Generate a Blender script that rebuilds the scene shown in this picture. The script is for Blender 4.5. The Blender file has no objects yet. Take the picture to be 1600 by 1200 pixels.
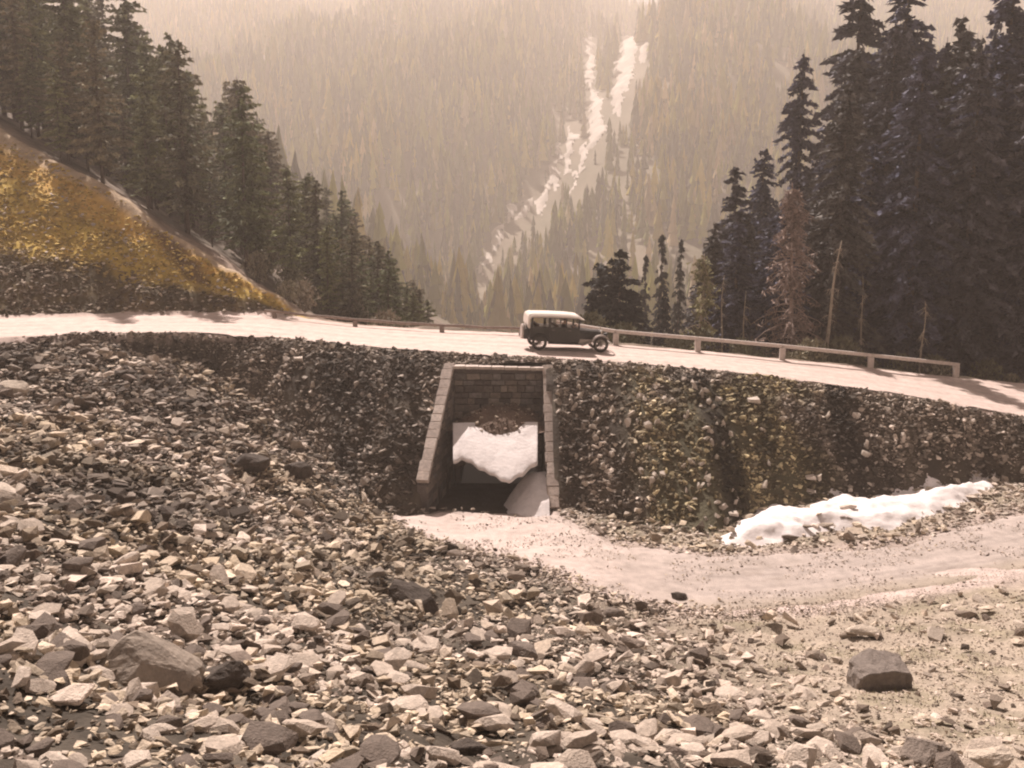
import bpy, bmesh, math, random
import numpy as np
from mathutils import Vector, Matrix, Euler
from mathutils.noise import fractal
S = bpy.context.scene
COL = S.collection
R = math.radians

# ------------------------------------------------------------------ camera, sky, sun, exposure
FPX = 1715.0                                    # focal length in pixels of the 1600 px wide photograph
PITCH = R(10.9)
cam_d = bpy.data.cameras.new('camera'); cam = bpy.data.objects.new('camera', cam_d); COL.objects.link(cam)
cam_d.sensor_width = 36.0; cam_d.lens = 36.0 * FPX / 1600.0
cam_d.clip_start = 0.1; cam_d.clip_end = 6000
cam.location = (0, 0, 0); cam.rotation_euler = (math.pi/2 - PITCH, 0, 0)
S.camera = cam

SUN_EL, SUN_AZ = 47.0, 22.0                     # elevation; degrees to the left of the view direction
w = bpy.data.worlds.new('World'); S.world = w; w.use_nodes = True
nt = w.node_tree; nt.nodes.clear()
sky = nt.nodes.new('ShaderNodeTexSky'); sky.sky_type = 'NISHITA'; sky.sun_disc = False
sky.sun_elevation = R(SUN_EL); sky.sun_rotation = R(-SUN_AZ); sky.dust_density = 1.0; sky.ozone_density = 1.0; sky.altitude = 1500
hs = nt.nodes.new('ShaderNodeHueSaturation'); hs.inputs['Saturation'].default_value = 0.25
mx = nt.nodes.new('ShaderNodeMix'); mx.data_type = 'RGBA'; mx.blend_type = 'MULTIPLY'; mx.inputs['Factor'].default_value = 1.0
mx.inputs['B'].default_value = (.70, 0.57, 0.52, 1)
bg = nt.nodes.new('ShaderNodeBackground'); bg.inputs['Strength'].default_value = 0.05
wo = nt.nodes.new('ShaderNodeOutputWorld')
nt.links.new(sky.outputs[0], hs.inputs['Color']); nt.links.new(hs.outputs[0], mx.inputs['A'])
nt.links.new(mx.outputs['Result'], bg.inputs['Color']); nt.links.new(bg.outputs[0], wo.inputs['Surface'])

sd = bpy.data.lights.new('sun', 'SUN'); sd.energy = 5.0; sd.angle = R(0.6); sd.color = (1.0, 0.87, 0.80)
sun = bpy.data.objects.new('sun', sd); COL.objects.link(sun)
sv = Vector((-math.sin(R(SUN_AZ))*math.cos(R(SUN_EL)), math.cos(R(SUN_AZ))*math.cos(R(SUN_EL)), math.sin(R(SUN_EL))))
sun.rotation_euler = sv.to_track_quat('Z', 'Y').to_euler(); sun.location = (0, 0, 60)
S.view_settings.view_transform = 'Standard'; S.view_settings.look = 'None'
S.view_settings.gamma = 1.0; S.view_settings.use_curve_mapping = False
S.view_settings.exposure = 0.92
S.cycles.volume_bounces = 1; S.cycles.max_bounces = 6; S.cycles.diffuse_bounces = 2
S.cycles.filter_width = 2.1

# ------------------------------------------------------------------ measuring helpers (camera stands at the origin)
CP, SP = math.cos(PITCH), math.sin(PITCH)
def ray(u, v):
    a = (u-800.0)/FPX; b = (600.0-v)/FPX
    return a, CP + b*SP, -SP + b*CP
def PZ(u, v, z):
    a, y, d = ray(u, v); k = z/d
    return np.array([a*k, y*k, z])
def PY(u, v, Y):
    a, y, d = ray(u, v); k = Y/y
    return np.array([a*k, Y, d*k])
def proj(x, y, z):
    dep = y*CP - z*SP; up = y*SP + z*CP
    dep = np.maximum(dep, 0.01)
    return 800 + FPX*x/dep, 600 - FPX*up/dep, dep

# ------------------------------------------------------------------ noise
def vnoise(x, y, seed):
    xi = np.floor(x).astype(np.int64); yi = np.floor(y).astype(np.int64); fx = x-xi; fy = y-yi
    def h(a, b):
        n = (a*374761393 + b*668265263 + seed*1442695041) & 0xffffffff
        n = ((n ^ (n >> 13))*1274126177) & 0xffffffff
        n = n ^ (n >> 16)
        return (n & 0xffff)/65535.0
    sx = fx*fx*(3-2*fx); sy = fy*fy*(3-2*fy)
    return (h(xi, yi)*(1-sx) + h(xi+1, yi)*sx)*(1-sy) + (h(xi, yi+1)*(1-sx) + h(xi+1, yi+1)*sx)*sy
def fbm(x, y, seed, octv=4):
    s = 0; a = .5; t = 0
    for i in range(octv):
        s = s + a*vnoise(x*2**i+17.3*i, y*2**i-9.1*i, seed+i*7); t += a; a *= .5
    return s/t                                   # 0..1
def sstep(a, b, x):
    t = np.clip((x-a)/(b-a), 0, 1); return t*t*(3-2*t)

# ------------------------------------------------------------------ the lie of the land
ZT = -13.4                                       # lower track level
near_p = [PZ(*q) for q in [(-350,545,-6.9),(-50,532,-6.95),(0,530,-7.0),(150,522,-7.1),(300,520,-7.3),(450,530,-7.6),(600,545,-7.9),
          (700,552,-8.0),(860,561,-8.15),(1000,569,-8.4),(1200,588,-8.9),(1400,616,-9.7),(1600,652,-10.7),(1750,690,-11.2),(2200,760,-12)]]
far_p = [PZ(*q) for q in [(-350,503,-6.9),(-50,498,-6.95),(0,498,-7.0),(200,494,-7.15),(420,493,-7.5),(560,510,-7.85),(700,518,-8.0),(830,523,-8.1),
         (955,540,-8.35),(1090,550,-8.7),(1222,563,-9.0),(1360,577,-9.55),(1497,592,-10.15),(1600,601,-10.6),(1750,625,-11.1),(2200,690,-12)]]
toe_p = [PZ(*q) for q in [(-350,552,-7.1),(0,540,-7.3),(200,545,-7.8),(300,562,-8.5),(400,622,-9.9),(480,690,-11.3),(540,750,-12.4),(610,805,-13.2),
         (660,800,ZT+.05),(760,797,ZT),(870,797,ZT),(1000,815,ZT),(1120,832,ZT),(1180,800,-13.3),(1300,778,-13.2),(1450,765,-13.15),(1560,750,-13.1),
         (1750,785,-13.2),(2200,845,-13.4)]]
def spl(P):
    P = np.array(sorted(P, key=lambda p: p[0])); return P
NP_, FP_, TP_ = spl(near_p), spl(far_p), spl(toe_p)
def ip(P, k, x): return np.interp(x, P[:, 0], P[:, k])
fg = [(700,840,ZT),(870,850,ZT),(1000,880,ZT),(1200,880,ZT),(1400,870,ZT),(1600,850,-13.2),(1000,930,ZT),(1200,950,ZT),(1400,950,-13.2),(1600,940,-12.9),
      (800,900,-13.1),(800,1000,-11.6),(800,1100,-9.6),(800,1200,-7.6),(1000,1000,-12.7),(1200,1050,-12.1),(1000,1100,-10.5),(1000,1200,-8.2),
      (1300,1200,-9.0),(1600,1200,-9.8),(1600,1050,-12.0),(1400,1100,-11.1),
      (600,860,-12.9),(600,930,-12.1),(600,1000,-11.1),(600,1100,-9.2),(600,1200,-7.0),(400,720,-10.9),(400,800,-10.8),(400,880,-10.2),(400,1000,-9.0),(400,1200,-6.4),
      (200,610,-8.7),(200,700,-9.2),(200,850,-8.8),(200,1000,-7.7),(200,1200,-6.0),(0,590,-7.8),(0,700,-8.1),(0,850,-7.8),(0,1000,-7.0),(0,1200,-5.6),
      (-350,600,-7.2),(-350,850,-6.4),(-350,1200,-4.6),(1900,850,-13.2),(1900,1000,-12.2),(1950,1200,-10.5)]
ctl = [PZ(*q) for q in fg]
ctl += [TP_[i] + 0 for i in range(len(TP_))]
ctl += [np.array(q, float) for q in [(0,0,-2.7),(-12,0,-1.6),(16,0,-5.2),(-32,0,1.5),(36,0,-8),(0,-40,10),(-45,-40,16),(45,-40,2),(70,15,-11),(-60,12,4),
        (-70,40,-4),(90,40,-13)]]
ctl = np.array(ctl)
def tps_fit(C):
    n = len(C); X = C[:, :2]/40.0
    d2 = ((X[:, None]-X[None])**2).sum(-1); K = np.where(d2 > 0, d2*np.log(d2+1e-12)*.5, 0) + np.eye(n)*2e-5
    Pm = np.hstack([np.ones((n, 1)), X]); A = np.zeros((n+3, n+3)); A[:n, :n] = K; A[:n, n:] = Pm; A[n:, :n] = Pm.T
    return np.linalg.solve(A, np.concatenate([C[:, 2], np.zeros(3)]))
TW = tps_fit(ctl)
def tps(x, y):
    X = np.stack([x, y], -1)/40.0; n = len(ctl); out = TW[n] + TW[n+1]*X[..., 0] + TW[n+2]*X[..., 1]
    for i in range(n):
        d2 = (X[..., 0]-ctl[i, 0]/40)**2 + (X[..., 1]-ctl[i, 1]/40)**2
        out = out + TW[i]*np.where(d2 > 0, d2*np.log(d2+1e-12)*.5, 0)
    return out

# culvert geometry (world): headwall plane, wing walls splayed towards the track
HW_Y = 47.8
WL = (np.array([-2.58, HW_Y]), np.array([-3.42, 42.7]))       # left wing inner line
WR = (np.array([1.355, HW_Y]), np.array([1.46, 42.5]))         # right wing inner line
WLZ = (-8.39, -12.25); WRZ = (-8.47, -13.30)
def in_channel(x, y, pad=0.0):
    t = (HW_Y-y)/(HW_Y-42.6)
    xl = WL[0][0] + (WL[1][0]-WL[0][0])*t; xr = WR[0][0] + (WR[1][0]-WR[0][0])*t
    return (x > xl-pad) & (x < xr+pad) & (y < HW_Y+pad) & (y > 42.4)

def mountain(x, y):
    z = -46 + .40*np.maximum(y-400-.10*np.abs(x), -60); z = np.where(y > 650, z - .14*(y-650), z)
    xl = -12 + (y-450)*.20
    z = z - 22*np.exp(-((x-xl)/36)**2) + 16*np.exp(-((x-xl-95)/55)**2) + (fbm(x/130, y/260, 5)-.5)*52 + (fbm(x/34, y/80, 9)-.5)*14
    cap = .135*y + 16*np.exp(-((x-90)/110)**2) + .22*np.clip(x-40, 0, 600)*.9 + (fbm(x/60, y*0+3, 31)-.5)*10
    z = np.where(z > cap, cap + (z-cap)*.04, z)
    return np.where(z > 160, 160 + 40*np.tanh((z-160)/40), z)
def H(x, y, rough=True):
    x = np.asarray(x, float); y = np.asarray(y, float)
    ny = ip(NP_, 1, x); nz = ip(NP_, 2, x); fy = ip(FP_, 1, x); fz = ip(FP_, 2, x); ty = ip(TP_, 1, x); tz = ip(TP_, 2, x)
    zA = np.full(x.shape, -12.0); m = (y < ty) & (y > -70) & (np.abs(x) < 110)
    if m.any(): zA[m] = tps(x[m], y[m])
    zA = np.where(y <= -70, 12 - (y+70)*.3, zA)
    far_s = np.abs(x) >= 110
    zA = np.where(far_s, np.where(x < 0, -4-(x+110)*.3, -13-(x-110)*.02 + (60-y)*.02), zA)
    t = np.clip((y-ty)/np.maximum(ny-ty, .05), 0, 1)
    zB = tz + (nz-tz)*(t + .10*np.sin(t*math.pi))
    r = np.clip((y-ny)/np.maximum(fy-ny, .1), 0, 1)
    zR = nz + (fz-nz)*r
    dy = y - fy
    plane = -7.5 - .60*(x+11) - .15*(y-57)
    plane = np.where(x < -60, plane - .3*(-x-60)*.5, plane)
    plane = np.where(plane > 40, 40 + 12*np.tanh((plane-40)/60), plane)
    cut = fz + .62*dy
    drop = fz - .42*np.maximum(dy-.8, 0)
    zC = np.minimum(cut, np.maximum(plane, drop))
    zC = np.maximum(zC, -46)
    if rough: zC = zC + (fbm(x/6, y/6, 77)-.5)*1.2*sstep(1.5, 12, dy)
    mo = mountain(x, y)
    zC = np.where(y > 330, np.maximum(zC, mo), zC)
    z = np.where(y < ty, zA, np.where(y < ny, zB, np.where(y < fy, zR, zC)))
    if rough:
        onroad = sstep(-.7, .3, y-ny)*sstep(-1.6, .3, fy-y)
        trk = track_mask(x, y)
        amp = (1-onroad)*(1-trk)*sstep(70, 60, y)
        z = z + amp*((fbm(x/2.1, y/2.1, 3)-.5)*(.42+.55*sstep(6, -6, x - (30-y)*.2)) + (fbm(x/.6, y/.6, 4)-.5)*.24)
    ch = in_channel(x, y, .12)
    z = np.where(ch, ZT - .35, z)
    return z
# lower track: upper and lower edges
TU = spl([PZ(*q, ZT) for q in [(590,822),(655,801),(870,800),(960,846),(1100,864),(1250,862),(1400,850),(1600,806),(1900,760)]])
TL = spl([PZ(*q, ZT) for q in [(590,815),(640,838),(700,856),(800,884),(900,918),(1000,955),(1150,968),(1300,957),(1450,935),(1600,912),(1900,900)]])
def track_mask(x, y):
    n = (fbm(x/1.3, y/1.3, 91)-.5)*.9
    a = ip(TL, 1, x) + n; b = ip(TU, 1, x) + n*.6
    return sstep(-.9, .2, y-a)*sstep(-.7, .0, b-y)*sstep(TL[0, 0]-1.2, TL[0, 0], x)*sstep(.1, -.6, y-ip(TP_, 1, x))

# ------------------------------------------------------------------ materials
def mat(name, col=None, attr=None, rough=.9, nscale=6.0, namt=.25, bump=.3, bscale=None, metallic=0, spec=.2, tex='object', dark=.55, detail=6):
    m = bpy.data.materials.new(name); m.use_nodes = True; t = m.node_tree; b = t.nodes['Principled BSDF']
    b.inputs['Roughness'].default_value = rough; b.inputs['Metallic'].default_value = metallic
    b.inputs['Specular IOR Level'].default_value = spec
    tc = t.nodes.new('ShaderNodeTexCoord'); out = tc.outputs['Object']
    if tex == 'world':
        g = t.nodes.new('ShaderNodeNewGeometry'); out = g.outputs['Position']
    n = t.nodes.new('ShaderNodeTexNoise'); n.inputs['Scale'].default_value = nscale; n.inputs['Detail'].default_value = detail; n.inputs['Roughness'].default_value = .65
    t.links.new(out, n.inputs['Vector'])
    rp = t.nodes.new('ShaderNodeMapRange'); rp.inputs['From Min'].default_value = .3; rp.inputs['From Max'].default_value = .7
    rp.inputs['To Min'].default_value = 1-namt; rp.inputs['To Max'].default_value = 1+namt
    t.links.new(n.outputs['Fac'], rp.inputs['Value'])
    mlt = t.nodes.new('ShaderNodeVectorMath'); mlt.operation = 'SCALE'
    t.links.new(rp.outputs[0], mlt.inputs['Scale'])
    if attr:
        a = t.nodes.new('ShaderNodeAttribute'); a.attribute_name = attr; t.links.new(a.outputs['Color'], mlt.inputs[0])
    else:
        mlt.inputs[0].default_value = col
    t.links.new(mlt.outputs[0], b.inputs['Base Color'])
    if bump:
        n2 = t.nodes.new('ShaderNodeTexNoise'); n2.inputs['Scale'].default_value = bscale or nscale*4; n2.inputs['Detail'].default_value = 5
        t.links.new(out, n2.inputs['Vector'])
        bp = t.nodes.new('ShaderNodeBump'); bp.inputs['Strength'].default_value = bump; bp.inputs['Distance'].default_value = .05
        t.links.new(n2.outputs['Fac'], bp.inputs['Height']); t.links.new(bp.outputs[0], b.inputs['Normal'])
    return m
M = {}
M['ground'] = mat('ground', attr='col', nscale=1.6, namt=.30, bump=.9, bscale=9, tex='world', detail=10)
M['dust'] = mat('dust', col=(.62, .50, .45), nscale=.9, namt=.10, bump=.35, bscale=14, tex='world', detail=10)
M['track'] = mat('track', attr='col', nscale=2.6, namt=.20, bump=.6, bscale=22, tex='world', detail=12)
M['stone'] = mat('stone', attr='col', nscale=9, namt=.28, bump=.6, bscale=22, tex='object', detail=8)
M['snow'] = mat('snow', col=(.76, .705, .69), nscale=3.0, namt=.12, bump=.4, bscale=7, rough=.8, tex='world')
M['old_snow'] = mat('old_snow', col=(.47, .42, .38), nscale=.15, namt=.25, bump=.3, rough=.9, tex='world')
M['masonry'] = mat('masonry', attr='col', nscale=7, namt=.3, bump=.6, bscale=18, tex='world')
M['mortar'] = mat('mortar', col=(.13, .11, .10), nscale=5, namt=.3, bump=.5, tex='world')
M['needles'] = mat('needles', attr='col', nscale=1.2, namt=.35, bump=0, rough=.8, tex='object')
M['bark'] = mat('bark', col=(.13, .10, .08), nscale=9, namt=.35, bump=.5)
M['dead_wood'] = mat('dead_wood', col=(.42, .35, .28), nscale=8, namt=.3, bump=.4)
M['brown_dead_wood'] = mat('brown_dead_wood', col=(.36, .27, .235), nscale=8, namt=.3, bump=.4)
M['painted_wood'] = mat('painted_wood', col=(.55, .48, .44), nscale=6, namt=.18, bump=.3)
M['old_rail_wood'] = mat('old_rail_wood', col=(.27, .21, .18), nscale=6, namt=.3, bump=.3)
M['far_needles'] = mat('far_needles', attr='col', nscale=.02, namt=.3, bump=0, rough=.9, tex='world')
M['black_paint'] = mat('black_paint', col=(.022, .019, .017), nscale=3, namt=.4, bump=0, rough=.38, spec=.4)
M['pale_paint'] = mat('pale_paint', col=(.50, .43, .39), nscale=4, namt=.12, bump=0, rough=.5)  # even pale grey for front fenders, splash panels and spare cover
M['canvas'] = mat('canvas', col=(.74, .66, .60), nscale=6, namt=.06, bump=.1, rough=.9)
M['rubber'] = mat('rubber', col=(.05, .045, .042), nscale=8, namt=.3, bump=.2, rough=.85)
M['rim'] = mat('rim', col=(.20, .17, .15), nscale=8, namt=.2, bump=0, rough=.5)
M['nickel'] = mat('nickel', col=(.6, .56, .52), nscale=8, namt=.05, bump=0, rough=.25, metallic=.9)
M['leather'] = mat('leather', col=(.09, .06, .045), nscale=8, namt=.2, bump=.2, rough=.6)
M['skin'] = mat('skin', col=(.50, .33, .25), nscale=8, namt=.05, bump=0, rough=.6)
M['cloth'] = mat('cloth', col=(.05, .045, .045), nscale=20, namt=.2, bump=.2, rough=.95)
g = bpy.data.materials.new('glass'); g.use_nodes = True; b = g.node_tree.nodes['Principled BSDF']
b.inputs['Transmission Weight'].default_value = 1; b.inputs['Roughness'].default_value = .02; b.inputs['IOR'].default_value = 1.05
b.inputs['Base Color'].default_value = (.9, .86, .82, 1); M['glass'] = g

# ------------------------------------------------------------------ object helpers
def mesh_arrays(name, V, F, col=None, smooth=False, nper=3):
    me = bpy.data.meshes.new(name); V = np.asarray(V, np.float32); F = np.asarray(F, np.int32)
    me.vertices.add(len(V)); me.vertices.foreach_set('co', V.ravel())
    me.loops.add(F.size); me.loops.foreach_set('vertex_index', F.ravel())
    me.polygons.add(len(F)); me.polygons.foreach_set('loop_start', np.arange(len(F), dtype=np.int32)*F.shape[1])
    if col is not None:
        a = me.attributes.new('col', 'FLOAT_COLOR', 'POINT'); c = np.ones((len(V), 4), np.float32); c[:, :3] = col; a.data.foreach_set('color', c.ravel())
    me.update(calc_edges=True); me.validate()
    me.polygons.foreach_set('use_smooth', np.full(len(me.polygons), smooth)); 
    return me
def link(name, me, m=None, parent=None, loc=None):
    o = bpy.data.objects.new(name, me); COL.objects.link(o)
    if m is not None and not me.materials: me.materials.append(m)
    if parent: o.parent = parent
    if loc is not None: o.location = loc
    return o
def tag(o, label=None, cat=None, group=None, kind=None):
    if label: o['label'] = label
    if cat: o['category'] = cat
    if group: o['group'] = group
    if kind: o['kind'] = kind
    return o
def empty(name, loc=(0,0,0), rz=0.0):
    o = bpy.data.objects.new(name, None); COL.objects.link(o); o.location = loc; o.rotation_euler = (0, 0, rz); o.empty_display_size = .2
    return o
def bm_mesh(name, bm, smooth=False, col=None):
    bmesh.ops.recalc_face_normals(bm, faces=bm.faces)
    me = bpy.data.meshes.new(name); bm.to_mesh(me); bm.free()
    me.polygons.foreach_set('use_smooth', np.full(len(me.polygons), smooth))
    if col is not None:
        a = me.attributes.new('col', 'FLOAT_COLOR', 'POINT'); c = np.ones((len(me.vertices), 4), np.float32); c[:, :3] = col; a.data.foreach_set('color', c.ravel())
    return me
def box(bm, c, s, rot=None, bevel=0):
    r = bmesh.ops.create_cube(bm, size=1); vs = r['verts']
    for v in vs: v.co = Vector((v.co.x*s[0], v.co.y*s[1], v.co.z*s[2]))
    if bevel:
        es = list({e for v in vs for e in v.link_edges}); rr = bmesh.ops.bevel(bm, geom=es, offset=bevel, segments=2, affect='EDGES', profile=.6); vs = list({v for f in rr['faces'] for v in f.verts} | {v for v in vs if v.is_valid})
    for v in vs:
        co = v.co
        if rot is not None: co = rot @ co
        v.co = co + Vector(c)
    return vs
def tube(bm, pts, rad, n=6, cap=True):
    pts = [Vector(p) for p in pts]; rings = []
    for i, p in enumerate(pts):
        d = (pts[min(i+1, len(pts)-1)] - pts[max(i-1, 0)]).normalized()
        a = d.orthogonal().normalized() if i == 0 else (a - d*a.dot(d)).normalized()
        b_ = d.cross(a); r = rad[i] if hasattr(rad, '__len__') else rad
        rings.append([bm.verts.new(p + (a*math.cos(2*math.pi*k/n) + b_*math.sin(2*math.pi*k/n))*r) for k in range(n)])
    for i in range(len(rings)-1):
        for k in range(n): bm.faces.new((rings[i][k], rings[i][(k+1) % n], rings[i+1][(k+1) % n], rings[i+1][k]))
    if cap: bm.faces.new(rings[0][::-1]); bm.faces.new(rings[-1])

# ------------------------------------------------------------------ GROUND
def steps(a, b, d0, g, dmax):
    o = [a]; d = d0
    while o[-1] < b: o.append(o[-1]+d); d = min(d*g, dmax)
    return o
gx = np.arange(-33, 34.01, .25); out = steps(34, 800, .4, 1.09, 16)[1:]
gx = np.concatenate([-np.array(out[::-1])+1, gx, out])
gy = np.concatenate([np.arange(-250, -10, 20), np.arange(-10, 7, 1.0), np.arange(7, 62, .25), np.arange(62, 78, .35), np.array(steps(78, 1350, .5, 1.06, 10))])
GX, GY = np.meshgrid(gx, gy); GZ = H(GX, GY)
nyg = ip(NP_, 1, GX); fyg = ip(FP_, 1, GX); tyg = ip(TP_, 1, GX)
def lerp(a, b, t): return a + (b-a)*t[..., None]
def c3(*c): return np.array(c)
n1 = fbm(GX/3, GY/3, 11); n2 = fbm(GX/.9, GY/.9, 12)
gc = np.zeros(GX.shape+(3,)) + c3(.05, .04, .03)
gc = lerp(gc, c3(.10, .082, .063), sstep(.35, .7, n2))                                # gravelly soil on the rubble slope, darkened to stand in for shade between stones
rightflat = sstep(.5, 6, GX - (30-GY)*.22 + (n1-.5)*4)*(GY < tyg)
gc = lerp(gc, c3(.36, .30, .24), rightflat*.95)
gc = lerp(gc, c3(.25, .215, .15), rightflat*sstep(.45, .7, fbm(GX/1.1, GY/1.1, 44))*.7)
bank = ((GY >= tyg-.3) & (GY < nyg-.1)).astype(float)
bc = lerp(np.zeros(GX.shape+(3,)) + c3(.060, .048, .038), c3(.10, .082, .062), sstep(.4, .7, n2))
bc = lerp(bc, c3(.10, .092, .055), sstep(.38, .55, fbm(GX/2.2, GY/2.2, 23))*sstep(4, 6, GX)*sstep(14.5, 12, GX)*.8)
bc = lerp(bc, c3(.035, .028, .022), sstep(.9, .3, np.abs(GX-8.6+.15*(GY-44)))*.9); bc = lerp(bc, c3(.045, .036, .03), sstep(.7, .2, np.abs(GX-14.3))*.6)
gc = gc*(1-bank[..., None]) + bc*bank[..., None]
roadm = ((GY >= nyg-.15) & (GY < fyg+.2)).astype(float)
gc = gc*(1-roadm[..., None]) + c3(.58, .47, .42)*roadm[..., None]
tm = track_mask(GX, GY); gc = lerp(gc, c3(.50, .41, .37), tm)
verge = sstep(1.8, .2, np.abs(GY-ip(TU, 1, GX)+.3))*(GX > 2)*(GY < tyg+.3); gc = lerp(gc, c3(.33, .27, .235), verge*.8)
beyond = GY >= fyg+.2; dY = GY-fyg
plane_ = -7.5 - .60*(GX+11) - .15*(GY-57); cut_ = ip(FP_, 2, GX) + .62*dY
oncut = beyond & (cut_ < plane_+.3) & (GX < -9)
rel = np.clip(dY/np.maximum((plane_-ip(FP_, 2, GX) + .62*0)/.62*.82, .5), 0, 1.3)      # 0 at the road, 1 at the brow
wob = (fbm(GX/2.5, GY/2.5, 61)-.5)*.35
cc = np.zeros(GX.shape+(3,)) + c3(.085, .065, .035)
cc = lerp(cc, c3(.55, .39, .09), sstep(.36, .52, rel+wob))
cc = lerp(cc, c3(.20, .14, .06), sstep(.45, .7, fbm(GX/1.2, GY/1.2, 66))*.6)
cc = lerp(cc, c3(.55, .34, .09), sstep(.80, .95, rel+wob*.6))
cc = lerp(cc, c3(.46, .35, .24), sstep(1.08, 1.15, rel+wob*.25))
gully_shade = sstep(1.1, .5, np.abs((GX+24.5) - (GY-66)*1.1*-1))*(rel > .6)*(rel < 1.12); cc = lerp(cc, c3(.14, .085, .045), gully_shade*.9)  # shadow in the gully, painted as a dark diagonal streak
hill = np.zeros(GX.shape+(3,)) + c3(.11, .085, .06); hill = lerp(hill, c3(.20, .155, .12), sstep(.45, .65, n1))
nearbrow = sstep(9, 1, plane_*0 + (GY - (fyg + (plane_-ip(FP_, 2, GX))/.62*.82)))*(GX < -6)
hill = lerp(hill, c3(.30, .22, .17), nearbrow*.7)
fr = np.zeros(GX.shape+(3,)) + c3(.115, .10, .065); fr = lerp(fr, c3(.17, .14, .10), sstep(.4, .65, fbm(GX/25, GY/60, 71)))
hill = np.where((GY > 250)[..., None], fr, hill)
gc = np.where(beyond[..., None], np.where(oncut[..., None], cc, hill), gc)
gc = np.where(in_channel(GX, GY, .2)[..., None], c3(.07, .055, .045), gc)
nY, nX = GX.shape; idx = np.arange(nY*nX).reshape(nY, nX)
F = np.stack([idx[:-1, :-1], idx[:-1, 1:], idx[1:, 1:], idx[1:, :-1]], -1).reshape(-1, 4)
zf = GZ.ravel()[F]; yf = GY.ravel()[F]; xf = GX.ravel()[F]
hole = (yf.min(1) > HW_Y-.6) & (yf.max(1) < HW_Y+.8) & (zf.max(1)-zf.min(1) > 1.5) & (xf.min(1) > -2.9) & (xf.max(1) < 1.6)
F = F[~hole]
gm = mesh_arrays('ground', np.stack([GX, GY, GZ], -1).reshape(-1, 3), F, gc.reshape(-1, 3), smooth=True)
tag(link('ground', gm, M['ground']), kind='structure')

# upper road sheet
xs = np.arange(-60, 60.1, .3); rows = np.linspace(0, 1, 26)
def ribbon(xs, a, b, zoff, seed, ragged=.35, nr=26):
    rr = np.linspace(0, 1, nr); X = np.repeat(xs[:, None], nr, 1)
    e0 = a(xs) + (fbm(xs/.8, xs*0, seed)-.5)*ragged*2; e1 = b(xs) + (fbm(xs/.8, xs*0+5, seed)-.5)*ragged*2
    Y = e0[:, None] + (e1-e0)[:, None]*rr[None]
    return X, Y
X, Y = ribbon(xs, lambda x: ip(NP_, 1, x)+.05, lambda x: ip(FP_, 1, x)+.2, .03, 8, .22)
rut = np.zeros_like(X)
rel_r = (Y-ip(NP_, 1, X))/(ip(FP_, 1, X)-ip(NP_, 1, X))
Z = H(X, Y, False) + .035 - .02*np.exp(-((rel_r-.30)/.05)**2) - .02*np.exp(-((rel_r-.52)/.05)**2) + (fbm(X/1.5, Y/.6, 19)-.5)*.05
i_ = np.arange(X.size).reshape(X.shape); F = np.stack([i_[:-1, :-1], i_[1:, :-1], i_[1:, 1:], i_[:-1, 1:]], -1).reshape(-1, 4)
rc = np.zeros(X.shape+(3,)) + c3(.60, .485, .435); rc = lerp(rc, c3(.50, .40, .35), sstep(.5, .75, fbm(X/4, Y/.7, 29))*.6)
for rr_ in (.22, .40, .58, .76): rc = lerp(rc, c3(.43, .35, .31), np.exp(-((rel_r-rr_-.02*np.sin(X*.35+rr_*9))/.022)**2)*(.2+.7*fbm(X/3, Y*0+rr_*7, 97)))
tag(link('road', mesh_arrays('road', np.stack([X, Y, Z], -1).reshape(-1, 3), F, rc.reshape(-1, 3), True), M['track']), kind='structure')
# lower track sheet
xs2 = np.arange(TL[0, 0]+.2, 45, .25)
X, Y = ribbon(xs2, lambda x: ip(TL, 1, x)+.3, lambda x: ip(TU, 1, x)-.1, .03, 18, .35, 40)
eg = np.minimum(np.linspace(0, 1, 40), 1-np.linspace(0, 1, 40))[None]; Z = H(X, Y) - .05 + .09*sstep(0, .08, eg) + (fbm(X/.7, Y/.7, 33)-.5)*.05*sstep(.1, 0, eg)
Z = np.where(in_channel(X, Y, .3), ZT, Z)
rel_r = (Y-ip(TL, 1, X))/(ip(TU, 1, X)-ip(TL, 1, X))
tc_ = np.zeros(X.shape+(3,)) + c3(.56, .465, .42); tc_ = lerp(tc_, c3(.43, .36, .32), sstep(.45, .7, fbm(X/.8, Y/.8, 141))*.5)
rutn = fbm(X/4, Y/.9, 39)
tc_ = lerp(tc_, c3(.34, .275, .24), sstep(.5, .7, rutn)*sstep(5, 14, X)*sstep(.75, .45, rel_r)*.85)
tc_ = lerp(tc_, c3(.36, .295, .26), sstep(.42, .62, fbm(X/5, Y/1.3, 49))*sstep(-1, 6, X)*.6); tc_ = lerp(tc_, c3(.40, .345, .315), sstep(0, 9, X)*.75)
tc_ = lerp(tc_, c3(.30, .25, .215), sstep(.52, .75, fbm(X/.9, Y/.5, 149))*sstep(-2, 6, X)*.5)
fade = sstep(3, 9, X)*sstep(.42, .06, rel_r + (fbm(X/1.5, Y/.8, 59)-.5)*.2); tc_ = lerp(tc_, c3(.34, .285, .23), fade)
for rr_ in (.34, .44, .62, .72): tc_ = lerp(tc_, c3(.30, .255, .23), np.exp(-((rel_r-rr_-.02*np.sin(X*.6))/.018)**2)*sstep(1, 7, X)*(.25+.6*fbm(X/2, Y*0+rr_*9, 77)))
Z = Z - .05*sstep(.5, .7, rutn)*sstep(5, 14, X)*sstep(.75, .45, rel_r)
i_ = np.arange(X.size).reshape(X.shape); F = np.stack([i_[:-1, :-1], i_[1:, :-1], i_[1:, 1:], i_[:-1, 1:]], -1).reshape(-1, 4)
tag(link('track', mesh_arrays('track', np.stack([X, Y, Z], -1).reshape(-1, 3), F, tc_.reshape(-1, 3), True), M['track']), kind='structure')

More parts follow.
